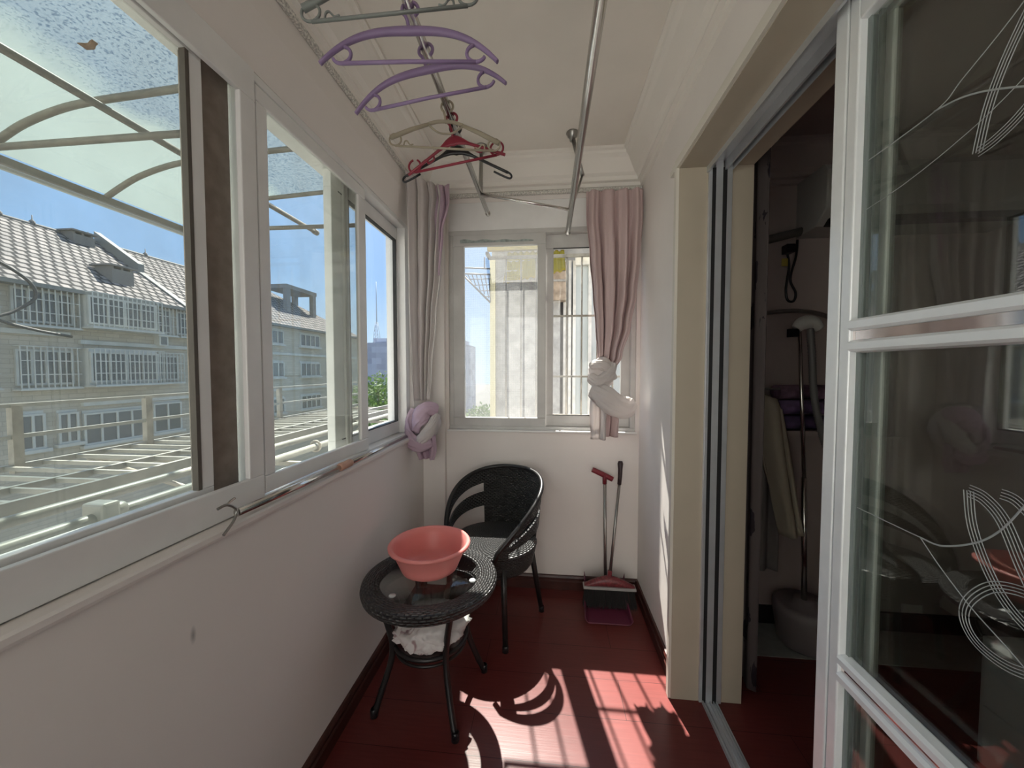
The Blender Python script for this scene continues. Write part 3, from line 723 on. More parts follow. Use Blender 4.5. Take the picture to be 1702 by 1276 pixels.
hr = MB().tube(smooth_path([(.98, 2.06, 1.665), (1.1, 2.06, 1.69), (1.27, 2.06, 1.70), (1.42, 2.06, 1.66), (1.56, 2.06, 1.55), (1.66, 2.06, 1.2), (1.66, 2.06, 0.012)]), .011, 10)
tag(hr.build('garment_rail', M_steel_dark), 'bent dark rail arching above the hanging clothes', 'clothes rail')
coat = MB().grid(lambda u, v: (V(lerp(lerp(.98, 1.15, u), lerp(1.165, 1.24, u), v), 1.965 + .022 * sin(u * 9 + v * 2) - .02 * sin(pi * u), lerp(1.29 - .09 * u * u, .575 + .01 * u, v)), (u, v)), 26, 24)
tag(coat.build('hanging_coat', mat('cream_coat', (.40, .35, .27), .85), solid=.03), 'long cream coat hanging beside the patterned curtain', 'coat')
coat2 = MB().grid(lambda u, v: (V(1.05 + .135 * u, 2.05 + .015 * sin(u * 11), lerp(1.02, .35, v)), (u, v)), 20, 12)
tag(coat2.build('hanging_shirt', mat('grey_shirt', (.2, .18, .17), .85), solid=.012), 'longer grey garment hanging behind the cream coat', 'garment')
random.seed(8)
for i, (z, lab, c) in enumerate(((1.124, 'dark violet bedding folded lowest in the pile behind the steamer', (.09, .06, .13)),
                                 (1.203, 'purple printed quilt folded in the middle of the pile', (.16, .10, .20)),
                                 (1.282, 'plum patterned blanket folded on top of the pile', (.20, .12, .17)))):
    b = MB().tube([(1.18, 2.088, z), (1.32, 2.088, z + .002), (1.48, 2.088, z), (1.58, 2.088, z)], .05, 14, ru=.037, up=(0, 0, 1))
    tag(b.build('folded_bedding', mat('bedding_%d' % i, c, .9, noise_amt=.6, noise_scale=14)), lab, 'bedding', 'folded bedding behind the steamer')
shf = MB().box(1.17, 1.62, 2.036, 2.149, 1.06, 1.085)
tag(shf.build('wall_shelf', M_room), 'thin shelf carrying the folded purple bedding', 'shelf')
hang = MB().cyl((.94, 1.965, 1.30), (1.13, 1.965, 1.305), .006)
tag(hang.build('hanging_rod', M_steel_dark), 'short dark rod from which the cream coat hangs', 'rod')
dr = thing('low_cabinet', 'pale low cabinet standing inside the room behind the etched glass', 'cabinet', (1.95, 1.5, 0))
MB().box(1.53, 2.0, 1.1, 1.45, .0, .46).build('carcass', mat('cabinet_white', (.62, .60, .58), .5), dr, bevel=.004)
MB().box(1.52, 1.53, 1.12, 1.43, .24, .44).build('drawer', MATS['cabinet_white'], dr, bevel=.002)
MB().box(1.52, 1.53, 1.12, 1.43, .03, .22).build('drawer', MATS['cabinet_white'], dr, bevel=.002)

# ------------------------------------------------------------------ drying poles on the ceiling
rk = thing('clothes_drying_rack', 'pair of steel drying poles fixed under the ceiling with a joining bar', 'drying rack', (-.1, 1.2, 2.2))
def rodp(a, b, r, name='pole'):
    mb = MB().cyl(a, b, r, seg=20); d = (Vector(b) - Vector(a)).normalized()
    o = mb.build(name, M_steel, rk)
    MB().cyl(Vector(b) - d * .004, Vector(b) + d * .012, r + .0025, seg=20).build('end_cap', M_steel, o)
LZ, RZ = 2.335, 2.225
rodp((-.352, -.9, LZ), (-.374, 2.245, LZ), .0125); rodp((.118, -.9, RZ), (.104, 2.30, RZ), .0145)
MB().cyl((-.372, 1.99, LZ - .004), (.106, 1.985, RZ), .008, seg=14).build('crossbar', M_steel, rk)
for fx, fy, p in ((-.395, 2.16, [(-.395, 2.16, 2.66), (-.376, 2.02, LZ + .01)]), (.116, 2.09, [(.116, 2.09, 2.66), (.168, 2.05, 2.43)]),
                  (-.36, -.5, [(-.36, -.5, 2.66), (-.355, -.5, LZ + .01)]), (.116, -.5, [(.116, -.5, 2.66), (.114, -.5, RZ + .01)])):
    MB().lathe([(0, 0), (.032, 0), (.034, -.006), (.026, -.014), (.026, -.022), (.016, -.028), (.014, -.045), (0, -.045)], (fx, fy, ZC), 24).build('ceiling_rose', M_steel_dark, rk)
    MB().cyl(p[0], p[1], .011, seg=14).build('stem', M_steel_dark, rk)
MB().cyl((.168, 2.05, 2.432), (.108, 1.985, RZ + .008), .006, seg=10).build('link', M_steel_dark, rk)

# ------------------------------------------------------------------ hangers (local: rod centre at the origin, hanger in the XZ plane)
def hook_pts(r=.021, drop=.06):
    p = arc((0, 0, 0), r, -55, 235, 18)
    p = [V(q.x, q.y, q.z) for q in p]
    return p + [V(-.006, 0, -r - .012), V(0, 0, -drop)]
def hanger_arch(root, m, w=.228, top=-.062, bar=-.148, tw=.0125):
    """wide arched hanger with ring notches"""
    n = 40; pts = []; rr = []
    for i in range(n + 1):
        s = -1 + 2 * i / n
        z = top - (top - bar + .004) * (abs(s) ** 3.0)
        pts.append(V(w * s, 0, z)); rr.append(.0045 + .0075 * (1 - abs(s) ** 1.5))
    MB().tube(pts, rr, 10, ru=[.0065 + .003 * (1 - abs(-1 + 2 * i / n)) for i in range(n + 1)], up=(0, 1, 0)).build('arm', m, root, local=True)
    cx = w * .76; r = .024; cz = bar + r - .004
    MB().tube([V(-cx, 0, bar - .004), V(0, 0, bar - .001), V(cx, 0, bar - .004)], .0048, 8).build('trouser_bar', m, root, local=True)
    for sg in (-1, 1):
        P = [V(sg * (p.x), p.y, p.z) for p in arc((cx, 0, cz), r, 105, 335, 22)]
        MB().tube(P, .0045, 8).build('notch_ring', m, root, local=True)
    MB().tube(hook_pts(.021, -top), .0048, 8).build('hook', m, root, local=True)
def hanger_flat(root, m, w=.195, top=-.060, bar=-.150, nub=True):
    """straight-shouldered hanger with a bow under the hook, ring ends and small bar hooks"""
    for sg in (-1, 1):
        MB().tube([V(sg * .055, 0, top - .004), V(sg * .12, 0, top - .028), V(sg * w, 0, top - .062)], [.006, .008, .009], 10, ru=[.005, .007, .008], up=(0, 1, 0)).build('arm', m, root, local=True)
        P = arc((sg * (w - .018), 0, bar + .022), .021, 80 if sg > 0 else 100, (80 - 330) if sg > 0 else (100 + 330), 24)
        MB().tube(P, .0032, 8).build('notch_ring', m, root, local=True)
        if nub:
            x = sg * (w - .062)
            MB().tube(smooth_path([(x - sg * .012 * -1, 0, bar + .002), (x + sg * .010, 0, bar + .016), (x + sg * .002, 0, bar + .020), (x - sg * .010, 0, bar + .007), (x - sg * .022, 0, bar + .009)]), .0025, 6).build('bar_hook', m, root, local=True)
    MB().tube(smooth_path([(-.06, 0, top - .005), (-.03, 0, top + .004), (0, 0, top + .006), (.03, 0, top + .004), (.06, 0, top - .005)]), .006, 10).build('yoke', m, root, local=True)
    MB().tube(smooth_path([(-.062, 0, top - .008), (-.03, 0, top - .032), (0, 0, top - .038), (.03, 0, top - .032), (.062, 0, top - .008)]), .0035, 8).build('bow', m, root, local=True)
    MB().tube([V(-w + .02, 0, bar), V(w - .02, 0, bar)], .004, 8).build('trouser_bar', m, root, local=True)
    MB().tube(hook_pts(.021, -top), .004, 8).build('hook', m, root, local=True)
def hanger_slim(root, m, w=.19, top=-.075, bar=-.172, rings=True):
    n = 30; pts = []; rr = []
    for i in range(n + 1):
        s = -1 + 2 * i / n; a = abs(s)
        z = top - .10 * (a if a > .15 else (a * a / .3 + .075))
        pts.append(V(w * s, 0, z)); rr.append(.0055 if a > .3 else .0055 + .016 * (1 - a / .3))
    MB().tube(pts, rr, 10, ru=.0055, up=(0, 1, 0)).build('arm', m, root, local=True)
    if rings:
        for sg in (-1, 1):
            P = [V(sg * p.x, 0, p.z) for p in arc((w - .028, 0, bar + .026), .024, 120, 440, 24)]
            MB().tube(P, .0038, 8).build('notch_ring', m, root, local=True)
            MB().tube(smooth_path([(sg * .085, 0, top - .045), (sg * .082, 0, top - .062), (sg * .105, 0, top - .072), (sg * .112, 0, top - .056), (sg * .15, 0, top - .078)]), .0036, 8).build('strap_notch', m, root, local=True)
        MB().tube([V(-w + .03, 0, bar + .002), V(w - .03, 0, bar + .002)], .0046, 8).build('trouser_bar', m, root, local=True)
    else:
        for sg in (-1, 1):
            MB().tube(smooth_path([(sg * (w - .05), 0, top - .073), (sg * (w + .008), 0, top - .104), (sg * (w + .004), 0, top - .122), (sg * (w - .055), 0, top - .094)]), .004, 8).build('tip_loop', m, root, local=True)
    MB().tube(hook_pts(.021, -top), .0048, 8).build('hook', m, root, local=True)
def hanger(name, label, y, rz, rx, ry, fn, m, **k):
    x = -.352 + (-.022) * (y + .9) / 3.145
    o = thing(name, label, 'hanger', (x, y, LZ), 0, 'hangers on the drying pole')
    o.rotation_euler = (radians(rx), radians(ry), radians(rz))
    fn(o, m, **k); return o
hanger('clothes_hanger', 'dark grey hanger hooked on the pole next to the upper lilac one', .835, 3, -6, -3, hanger_flat, M_hgrey, w=.195, bar=-.155)
hanger('clothes_hanger', 'lilac arched hanger hooked between the dark grey hanger and the other lilac one', .975, 5, -8, 0, hanger_arch, M_purple)
hanger('clothes_hanger', 'lilac arched hanger hooked beside the beige one', 1.10, -2.5, -6, -5, hanger_arch, M_purple)
hanger('clothes_hanger', 'beige straight-shouldered hanger with ring ends', 1.335, 4, -3, 4, hanger_flat, M_hcream)
hanger('clothes_hanger', 'crimson slim hanger hooked before the black one', 1.40, -6, -2, -5, hanger_slim, M_hred)
hanger('clothes_hanger', 'black slim hanger half hidden behind the crimson one', 1.455, 6, 0, -2, hanger_slim, M_hblack, w=.198, rings=False)

# ------------------------------------------------------------------ curtains
lr = thing('curtain_rail', 'lace edged curtain rail along the wall above the long side window', 'curtain rail', (-.79, 1, 2.49))
MB().box(-.809, -.793, YB + .05, 2.30, 2.488, 2.508).build('track', M_rail_lace, lr, bevel=.003)
er = thing('curtain_rail', 'lace edged curtain rail across the end wall above the small window', 'curtain rail', (0, 2.34, 2.46))
MB().box(-.66, .545, 2.335, 2.359, 2.478, 2.497).build('track', M_rail_lace, er, bevel=.003)

def curtain_panel(tab, nf, seed, dy=0.0):
    """tab rows: (z, (x0, x1, y, amplitude))"""
    tb = [(i, r[1]) for i, r in enumerate(tab)]
    zs = [r[0] for r in tab]; n = len(tab) - 1
    def fn(u, v):
        s = v * n; i = min(int(s), n - 1); z = lerp(zs[i], zs[i + 1], s - i)
        x0, x1, y, a = interp(tb, s)
        ph = u * nf * 2 * pi + seed + .7 * sin(u * 7 + seed) + .35 * sin(v * 5 + u * 3)
        y -= dy * (1 - u) ** 1.3 * (1 - .55 * v)
        off = a * (sin(ph) + .35 * sin(2.3 * ph + 1.3 + v * 2) + .2 * noise.noise(V(u * 9, v * 6, seed)))
        return V(lerp(x0, x1, u) + .25 * a * cos(ph), y + off + .02 * v * sin(u * 4), z), (u * 1.2, z)
    return fn
def cloth_roll(P, w, t, seed, nrip=5, amp=.13, up=(0, 0, 1)):
    """wad of cloth: a flattened, rippled roll along a path"""
    Q = smooth_path(P, 12); n = len(Q)
    ww = [w * (.72 + .28 * sin(pi * min(1, max(0, i / (n - 1))))) for i in range(n)]
    def crease(th, s):
        k = noise.noise(V(2.2 * cos(th), 2.2 * sin(th), s * 2.2 + seed * 3))
        f = abs(sin(2.5 * th + 3.0 * s + 4 * k + seed))
        return .86 + amp * 1.9 * f ** .6 + .07 * sin(9 * th - 7 * s + 5 * k) + .10 * k
    return MB().tube(Q, [t] * n, 48, ru=ww, up=up, mod=crease)

def blend_cloth():
    m = mat('curtain_ombre', (.74, .69, .67), .85, spec=.1, bump=.3, bump_scale=350, trans=.3)
    return m
c1 = thing('curtain', 'lilac and off-white curtain tied in a low knot at the corner column', 'curtain', (-.74, 2.18, .87))
tab = [(2.475, (-.795, -.615, 2.20, .018)), (2.40, (-.79, -.60, 2.19, .02)), (2.25, (-.79, -.622, 2.19, .022)), (2.0, (-.793, -.635, 2.18, .024)), (1.7, (-.792, -.665, 2.17, .02)), (1.4, (-.785, -.69, 2.16, .014)), (1.22, (-.775, -.70, 2.15, .009))]
MB().grid(curtain_panel(tab, 4.5, .6, .21), 110, 60).build('cloth', M_cloth_l, c1, solid=.0015)
MB().grid(curtain_panel([(2.47, (-.70, -.585, 2.165, .016)), (2.36, (-.69, -.575, 2.15, .02)), (2.2, (-.69, -.62, 2.16, .016)), (1.95, (-.69, -.645, 2.165, .01))], 2.5, 2.2), 50, 30).build('heading', M_cloth_p, c1, solid=.0015)
k1 = MB().blob((-.735, 2.15, 1.09), (.088, .07, .105), 4, lambda d: 1 + .06 * sin(9 * d.x + 6 * d.z) + .05 * noise.noise(d * 3))
k1.build('knot', M_cloth_l, c1)
b1 = cloth_roll([(-.79, 2.135, 1.16), (-.815, 2.10, 1.08), (-.80, 2.07, 1.0), (-.74, 2.065, .965), (-.68, 2.085, .985)], .040, .022, 1)
b1.v += []; b1.build('wrap', M_cloth_p, c1)
cloth_roll([(-.775, 2.085, 1.05), (-.745, 2.06, 1.12), (-.70, 2.07, 1.17), (-.655, 2.11, 1.16)], .045, .020, 4).build('wrap', M_cloth_p, c1)
cloth_roll([(-.655, 2.11, 1.14), (-.68, 2.07, 1.06), (-.73, 2.06, 1.0), (-.76, 2.075, .97)], .032, .02, 2).build('wrap', M_cloth_l, c1)
MB().grid(curtain_panel([(1.02, (-.755, -.66, 2.10, .012)), (.93, (-.77, -.655, 2.10, .016)), (.875, (-.755, -.665, 2.10, .014))], 2.6, 5), 40, 14).build('tail', M_cloth_p, c1, solid=.0015)
for x, y in ((-.79, 2.19), (-.745, 2.205), (-.70, 2.20)):
    MB().tube(arc((x, y, 2.485), .012, 0, 360, 12, 'yz'), .0018, 6).build('curtain_hook', M_steel, c1)

M_dusty = mat('curtain_dusty_pink', (.60, .46, .45), .85, spec=.1, bump=.3, bump_scale=350, trans=.05)
c2 = thing('curtain', 'dusty pink curtain tied in a white knot beside the end window', 'curtain', (.33, 2.2, .99))
tab = [(2.45, (.206, .540, 2.27, .014)), (2.32, (.206, .541, 2.265, .018)), (2.06, (.226, .525, 2.25, .026)), (1.84, (.243, .502, 2.235, .030)), (1.65, (.258, .468, 2.225, .028)), (1.48, (.270, .418, 2.21, .020)), (1.38, (.276, .365, 2.20, .012))]
MB().grid(curtain_panel(tab, 4.2, .2), 170, 70).build('cloth', M_dusty, c2, solid=.0015)
k2 = MB().blob((.295, 2.19, 1.375), (.075, .06, .095), 4, lambda d: 1 + .05 * sin(14 * d.z + 4 * d.x) + .05 * noise.noise(d * 3))
k2.build('knot', M_cloth_l, c2)
cloth_roll([(.225, 2.14, 1.36), (.27, 2.115, 1.33), (.33, 2.13, 1.37), (.355, 2.16, 1.43)], .034, .022, 3).build('wrap', M_cloth_l, c2)
cloth_roll([(.23, 2.15, 1.42), (.28, 2.12, 1.425), (.33, 2.14, 1.40), (.36, 2.17, 1.35)], .026, .02, 6).build('wrap', M_cloth_l, c2)
cloth_roll([(.24, 2.14, 1.29), (.30, 2.11, 1.25), (.37, 2.11, 1.20), (.43, 2.13, 1.19), (.455, 2.15, 1.22)], .062, .03, 2, amp=.10).build('wrap', M_cloth_l, c2)
MB().grid(curtain_panel([(1.30, (.235, .30, 2.15, .012)), (1.15, (.228, .315, 2.15, .016)), (1.0, (.232, .315, 2.15, .014))], 1.8, 1), 34, 18).build('tail', M_cloth_l, c2, solid=.0015)
MB().grid(curtain_panel([(1.25, (.30, .36, 2.165, .012)), (1.12, (.315, .385, 2.165, .016)), (1.015, (.31, .385, 2.165, .014))], 1.6, 3), 30, 16).build('tail', M_dusty, c2, solid=.0015)
for k in range(7):
    x = .225 + k * .049
    MB().tube(arc((x, 2.322, 2.466), .013, 0, 360, 12, 'yz'), .0018, 6).build('curtain_hook', M_steel, c2)

# ------------------------------------------------------------------ rattan table, basin, bag
TX, TY, TZ = -.505, 1.525, .515
tb = thing('rattan_table', 'round black wicker table with glass centre under the pink basin', 'table', (TX, TY, 0))
RO, RI = .284, .208
MB().lathe([(RI, TZ - .012), (RI, TZ + .004), (RI + .008, TZ + .010), (RO - .016, TZ + .008), (RO - .004, TZ + .002), (RO, TZ - .012), (RO - .004, TZ - .028), (RO - .02, TZ - .034), (RI + .01, TZ - .03)], (TX, TY, 0), 96, closed_prof=True).build('tabletop_ring', M_weave, tb)
MB().lathe([(0, TZ - .002), (RI + .001, TZ - .002), (RI + .001, TZ - .008), (0, TZ - .008)], (TX, TY, 0), 64).build('glass_top', G_table, tb)
MB().tube(arc((TX, TY, TZ - .032), RO - .022, 0, 360, 64, 'xy')[:-1], .009, 8, closed=True).build('ring_frame', M_rattan_tube, tb)
SZ, SR = .262, .152
MB().tube(arc((TX, TY, SZ), SR, 0, 360, 48, 'xy')[:-1], .009, 8, closed=True).build('shelf_ring', M_rattan_tube, tb)
MB().tube(arc((TX, TY, SZ - .03), SR - .006, 0, 360, 48, 'xy')[:-1], .006, 8, closed=True).build('shelf_ring', M_rattan_tube, tb)
MB().lathe([(0, SZ + .004), (SR, SZ + .004), (SR, SZ), (0, SZ)], (TX, TY, 0), 48).build('glass_shelf', G_table, tb)
for fx, fy in ((-.701, 1.391), (-.35, 1.328), (-.298, 1.659), (-.65, 1.72)):
    d = V(fx - TX, fy - TY, 0); r = d.length; d.normalize()
    P = smooth_path([V(TX, TY, 0) + d * q + V(0, 0, z) for q, z in ((.225, TZ - .03), (.206, .44), (.180, .36), (.163, .27), (.170, .20), (.205, .10), (r, 0.005))], 5)
    leg = MB().tube(P, .0125, 12).build('leg', M_rattan_tube, tb)
    MB().lathe([(0, 0), (.015, 0), (.015, .03), (.012, .034)], (fx, fy, 0), 14).build('foot_cap', M_hblack, leg)
for a in (30, 150, 270):
    MB().lathe([(0, .0), (.013, .0), (.015, .002), (.012, .006), (0, .007)], (TX + .185 * cos(radians(a - 35)), TY + .185 * sin(radians(a - 35)), TZ - .002), 16).build('glass_pad', mat('clear_pad', (.7, .74, .74), .25), tb)

BX, BY, BZ = -.525, 1.575, TZ + .009
bs = thing('wash_basin', 'round pink plastic basin standing on the wicker table', 'basin', (BX, BY, BZ))
h = .118
MB().lathe([(0, .006), (.10, .006), (.118, .012), (.128, .03), (.150, h - .03), (.160, h - .004), (.166, h), (.174, h - .001), (.178, h - .006), (.177, h - .014), (.172, h - .013), (.167, h - .022), (.154, h - .034), (.131, .03), (.121, .006), (.112, 0), (0, 0)], (BX, BY, BZ), 72).build('bowl', M_pink, bs)
MB().lathe([(.085, .0065), (.09, .0085), (.095, .0065)], (BX, BY, BZ), 48).build('base_ring', M_pink, bs)

def crumple(d):
    p = d * 2.1
    return 1 + .22 * noise.noise(p) + .16 * abs(noise.noise(p * 2.3 + V(3, 1, 2))) + .07 * noise.noise(p * 6)
pb = MB().blob((-.50, 1.505, SZ + .057), (.143, .135, .062), 5, crumple)
zmin = min(p.z for p in pb.v)
for p in pb.v: p.z = max(p.z, SZ + .006)
tag(pb.build('plastic_bag', M_bag), 'crumpled white printed bag lying on the lower shelf of the table', 'bag')

# ------------------------------------------------------------------ rattan chair (local axes: +y is the way it faces)
CX, CY = -.305, 2.02
ang = atan2(-.889, -.457) - pi / 2
ch = thing('rattan_chair', 'black wicker tub chair in the corner by the end wall', 'chair', (CX, CY, 0), ang)
SH = .47; CR = .245
def rim_z(a):
    return SH + .03 + .305 * (1 - (abs(a) / radians(142)) ** 2.6)
def rim_r(a): return CR + .022 + .0 * a
AM = radians(142)
def tub(u, v):
    a = lerp(-AM, AM, u)
    zr = rim_z(a); z0 = SH - .02
    z = lerp(z0, zr, v); r = CR - .012 + .032 * v
    th = -pi / 2 + a
    return V(r * cos(th) * 1.0, r * sin(th) * .98, z), (a * CR, z)
def cond(u, v):
    a = abs(lerp(-AM, AM, u))
    if a < radians(50): return True
    if a > radians(128): return True
    return v > .76 or .34 < v < .58
MB().grid(tub, 120, 44, cond).build('backrest', M_weave, ch, local=True, solid=.010)
P = []
for i in range(81):
    a = lerp(-AM, AM, i / 80); th = -pi / 2 + a; r = CR + .020
    P.append(V(r * cos(th), r * sin(th) * .98, rim_z(a)))
P = [V(P[0].x * .9, P[0].y + .015, SH - .04)] + P + [V(P[-1].x * .9, P[-1].y + .015, SH - .04)]
MB().tube(P, .012, 10).build('rim', M_rattan_tube, ch, local=True)
MB().lathe([(0, SH + .006), (.12, SH + .006), (.21, SH + .002), (.232, SH - .006), (.238, SH - .018), (.225, SH - .03), (0, SH - .03)], (0, .0, 0), 64).build('seat', M_weave, ch, local=True)
MB().lathe([(.236, SH - .02), (.228, SH - .06), (.215, SH - .115), (.205, SH - .13), (.198, SH - .115), (.22, SH - .02)], (0, 0, 0), 72).build('apron', M_weave_open, ch, local=True)
ca, sa = cos(ang), sin(ang)
def toloc(x, y): dx, dy = x - CX, y - CY; return V(dx * ca + dy * sa, -dx * sa + dy * ca, 0)
f1 = toloc(-.214, 1.787); f2 = toloc(-.043, 2.12)
for q in (f1, V(-f1.x, f1.y, 0), f2, V(-f2.x, f2.y, 0)):
    d = q.normalized()
    top = d * .205 + V(0, 0, SH - .03)
    leg = MB().tube([top, top.lerp(q + V(0, 0, .005), .45), q + V(0, 0, .005)], [.0165, .0155, .013], 12).build('leg', M_rattan_tube, ch, local=True)
    MB().lathe([(0, 0), (.0155, 0), (.0155, .028), (.0135, .032)], (q.x, q.y, 0), 14).build('foot_cap', M_hblack, leg, local=True)

# ------------------------------------------------------------------ dustpan and broom
dp = thing('dustpan', 'dark red long-handled dustpan standing in the corner', 'dustpan', (.34, 2.15, 0))
pan = MB()
def panf(u, v):
    x = lerp(.198, .458, u); y = lerp(2.035, 2.235, v)
    e = max(0, abs(u - .5) * 2 - .86) / .14
    b = max(0, v - .8) / .2
    z = .004 + .012 * v + .07 * e * (.35 + .65 * v) + .10 * b * b
    xx = lerp(.198 + .012 * v, .458 - .012 * v, u)
    return V(xx, y, z), (u, v)
pan.grid(panf, 40, 24).build('pan', M_dred2, dp, solid=.004)
MB().cyl((.336, 2.232, .09), (.337, 2.31, .72), .0095, seg=12).build('stick', M_steel_dark, dp)
MB().tube(smooth_path([(.262, 2.312, .785), (.285, 2.312, .775), (.335, 2.312, .752), (.385, 2.312, .728)]), .012, 12, ru=.016, up=(0, 0, 1)).cyl((.337, 2.31, .70), (.337, 2.312, .755), .013).build('grip', M_dred, dp)
br = thing('broom', 'dark red broom leaning on the wall with bristles in the dustpan', 'broom', (.35, 2.13, .02))
hd = MB()
def hf(u, v):
    x = lerp(-.145, .145, u); s = abs(x) / .145
    top = .195 - .055 * s ** 1.6; bot = .128
    th = v * 2 * pi
    w = .026 * (1 - .25 * s)
    zc = (top + bot) / 2; hh = (top - bot) / 2
    return V(.350 + x, 2.185 + w * cos(th), zc + hh * sin(th)), (u, v)
hd.grid(hf, 30, 20)
hd.build('broom_head', mat('broom_head_red', (.17, .03, .035), .4, noise_amt=.5, noise_scale=90), br)
MB().box(.20, .50, 2.155, 2.212, .122, .137).build('rim_strip', M_greyrim, br, bevel=.003)
bt = MB(); random.seed(5)
for i in range(520):
    x = random.uniform(.21, .49); y = random.uniform(2.165, 2.205)
    bt.tube([(x, y, .125), (x + (x - .35) * .10 + random.uniform(-.006, .006), y - .025 + random.uniform(-.012, .012), .022 + random.uniform(0, .008))], .0014, 4, caps=False)
b_ = bt.build('bristles', M_bristle, br); b_['kind'] = 'stuff'
MB().cyl((.352, 2.188, .17), (.425, 2.305, .71), .0085, seg=12).build('stick', M_steel_dark, br)
MB().cyl((.348, 2.182, .14), (.356, 2.196, .22), .015, .012).build('socket', M_dred, br)
MB().tube([(.424, 2.304, .70), (.428, 2.309, .745), (.430, 2.312, .79), (.431, 2.316, .825), (.4315, 2.317, .84)], [.0115, .0125, .0135, .017, .012], 14).build('grip', M_dgrip, br)

# ------------------------------------------------------------------ clothes pole lying on the sill
cp = thing('clothes_fork', 'steel telescopic clothes fork with orange grip lying on the sill', 'clothes fork', (-.80, 1.4, 1.01))
MB().cyl((-.792, .862, 1.036), (-.800, 1.40, 1.024), .0105, seg=16).build('pole', M_steel, cp)
MB().cyl((-.800, 1.38, 1.024), (-.804, 2.02, 1.022), .0082, seg=16).build('pole', M_steel, cp)
MB().tube([(-.799, 1.335, 1.026), (-.799, 1.345, 1.026), (-.800, 1.38, 1.025), (-.8005, 1.415, 1.025), (-.8005, 1.425, 1.025)], [.012, .0155, .0145, .0155, .012], 16).build('grip', M_grip, cp)
MB().tube(smooth_path([(-.800, .815, 1.062), (-.797, .838, 1.064), (-.792, .856, 1.05), (-.790, .858, 1.036), (-.788, .846, 1.02), (-.785, .826, 1.008), (-.783, .812, 1.000)]), .0036, 8).build('fork', M_steel_dark, cp)
MB().tube(smooth_path([(-.797, .838, 1.064), (-.797, .85, 1.07), (-.797, .862, 1.073)]), .003, 8).build('fork', M_steel, cp)

# ------------------------------------------------------------------ outside: canopy over the side window
cn = thing('window_canopy', 'arched translucent canopy sheltering the outside of the long side window', 'canopy', (-1.4, .5, 2.1))
ARC = [(-1.9, 2.135), (-1.82, 2.178), (-1.738, 2.215), (-1.62, 2.248), (-1.5, 2.266), (-1.27, 2.280), (-1.10, 2.289), (-.97, 2.292)]
def arch(y, dz=0): return smooth_path([(x, y, z + dz) for x, z in ARC], 4)
ah = arch(0, .016)
def shf_(u, v):
    s = u * (len(ah) - 1); i = min(int(s), len(ah) - 2); p = ah[i].lerp(ah[i + 1], s - i)
    return V(p.x, lerp(-1.6, 1.84, v), p.z), (u, v)
MB().grid(shf_, 28, 6).build('sheet', M_canopy, cn)
for y in (-1.3, -.65, 0.0, .40, .755, 1.10, 1.445, 1.80):
    MB().tube(arch(y), .011, 8).build('rib', M_canopy_bar, cn)
    if y in (-1.3, 0.0, 1.10, 1.80): MB().cyl((-1.9, y, 2.145 if y < 1.5 else 2.125), (-.97, y, 2.147 if y < 1.5 else 2.118), .011, seg=8).build('tie_bar', M_canopy_bar, cn)
MB().box(-1.912, -1.888, -1.6, 1.84, 2.115, 2.14).build('edge_bar', M_canopy_bar, cn)
MB().box(-1.918, -1.905, -1.6, 1.86, 2.100, 2.112).build('edge_strip', mat('white_edge', (.5, .52, .5), .5), cn)
lf = MB().grid(lambda u, v: (V(-1.27 + .055 * u, .915 + .022 * v * (1 - .4 * u) + .006 * sin(u * 5), 2.278 + .003 * sin(u * 6)), (u, v)), 10, 3)
tag(lf.build('fallen_leaf', mat('dry_leaf', (.20, .11, .06), .8), solid=.002), 'dry brown leaf stuck to the dirty canopy sheet', 'leaf')
for x, z, y1, r, nm in ((-1.4, 2.222, 2.14, .012, 'drying pole slung beneath the canopy'),):
    po = thing('outdoor_pole', 'steel drying pole slung beneath the canopy', 'pole', (x, .5, z))
    MB().cyl((x, -1.5, z), (x, y1, z), r, seg=14).build('tube', M_canopy_bar, po)
    MB().cyl((x, y1 - .02, z), (x, y1 + .012, z), r + .004, seg=14).build('end_cap', M_canopy_bar, po)

# ------------------------------------------------------------------ outside: drying rack of rails
dk = thing('outdoor_drying_rack', 'steel drying rack with railing projecting below the side window', 'drying rack', (-1.5, .8, 1.05))
for z in (1.272, 1.160):
    MB().box(-1.908, -1.892, -1.5, 3.6, z - .007, z + .007).build('rail', M_white_pole, dk)
for y in (-.9, -.3, .35, 1.14, 1.58, 2.45, 3.3):
    MB().box(-1.912, -1.888, y - .014, y + .014, 1.03, 1.272).build('post', M_rust_rail, dk)
for x in (-1.9, -1.548, -1.375):
    MB().box(x - .008, x + .008, -1.5, 3.6, 1.042 if x != -1.375 else 1.022, 1.062).build('bearer', M_white_pole, dk)
for k in range(27):
    y = .42 + k * .0985
    MB().box(-1.9, -1.375, y - .006, y + .006, 1.046, 1.060).build('rung', M_white_pole, dk)
for y in (-1.0, .2, 1.35, 2.5, 3.4):
    MB().cyl((-1.9, y, 1.035), (-.97, y, .80), .010, seg=8).build('strut', M_rust_rail, dk)
    MB().box(-1.9, -.965, y - .008, y + .008, 1.026, 1.042).build('arm_bar', M_rust_rail, dk)
p2 = MB().cyl((-1.205, -1.4, 1.059), (-1.205, 3.4, 1.059), .0135, seg=14)
tag(p2.build('outdoor_pole', M_white_pole), 'bright pole lying on the rack arms beyond the sill pole', 'pole')
p3 = thing('outdoor_pole', 'bright pole with a square clamp lying outside along the sill', 'pole', (-1.035, .8, 1.06))
MB().cyl((-1.035, -1.4, 1.058), (-1.035, 3.0, 1.058), .014, seg=14).build('tube', M_white_pole, p3)
MB().box(-1.064, -1.006, .735, .772, 1.034, 1.094).cyl((-1.035, .772, 1.064), (-1.035, .80, 1.064), .018).build('clamp', M_white_pole, p3, bevel=.006)
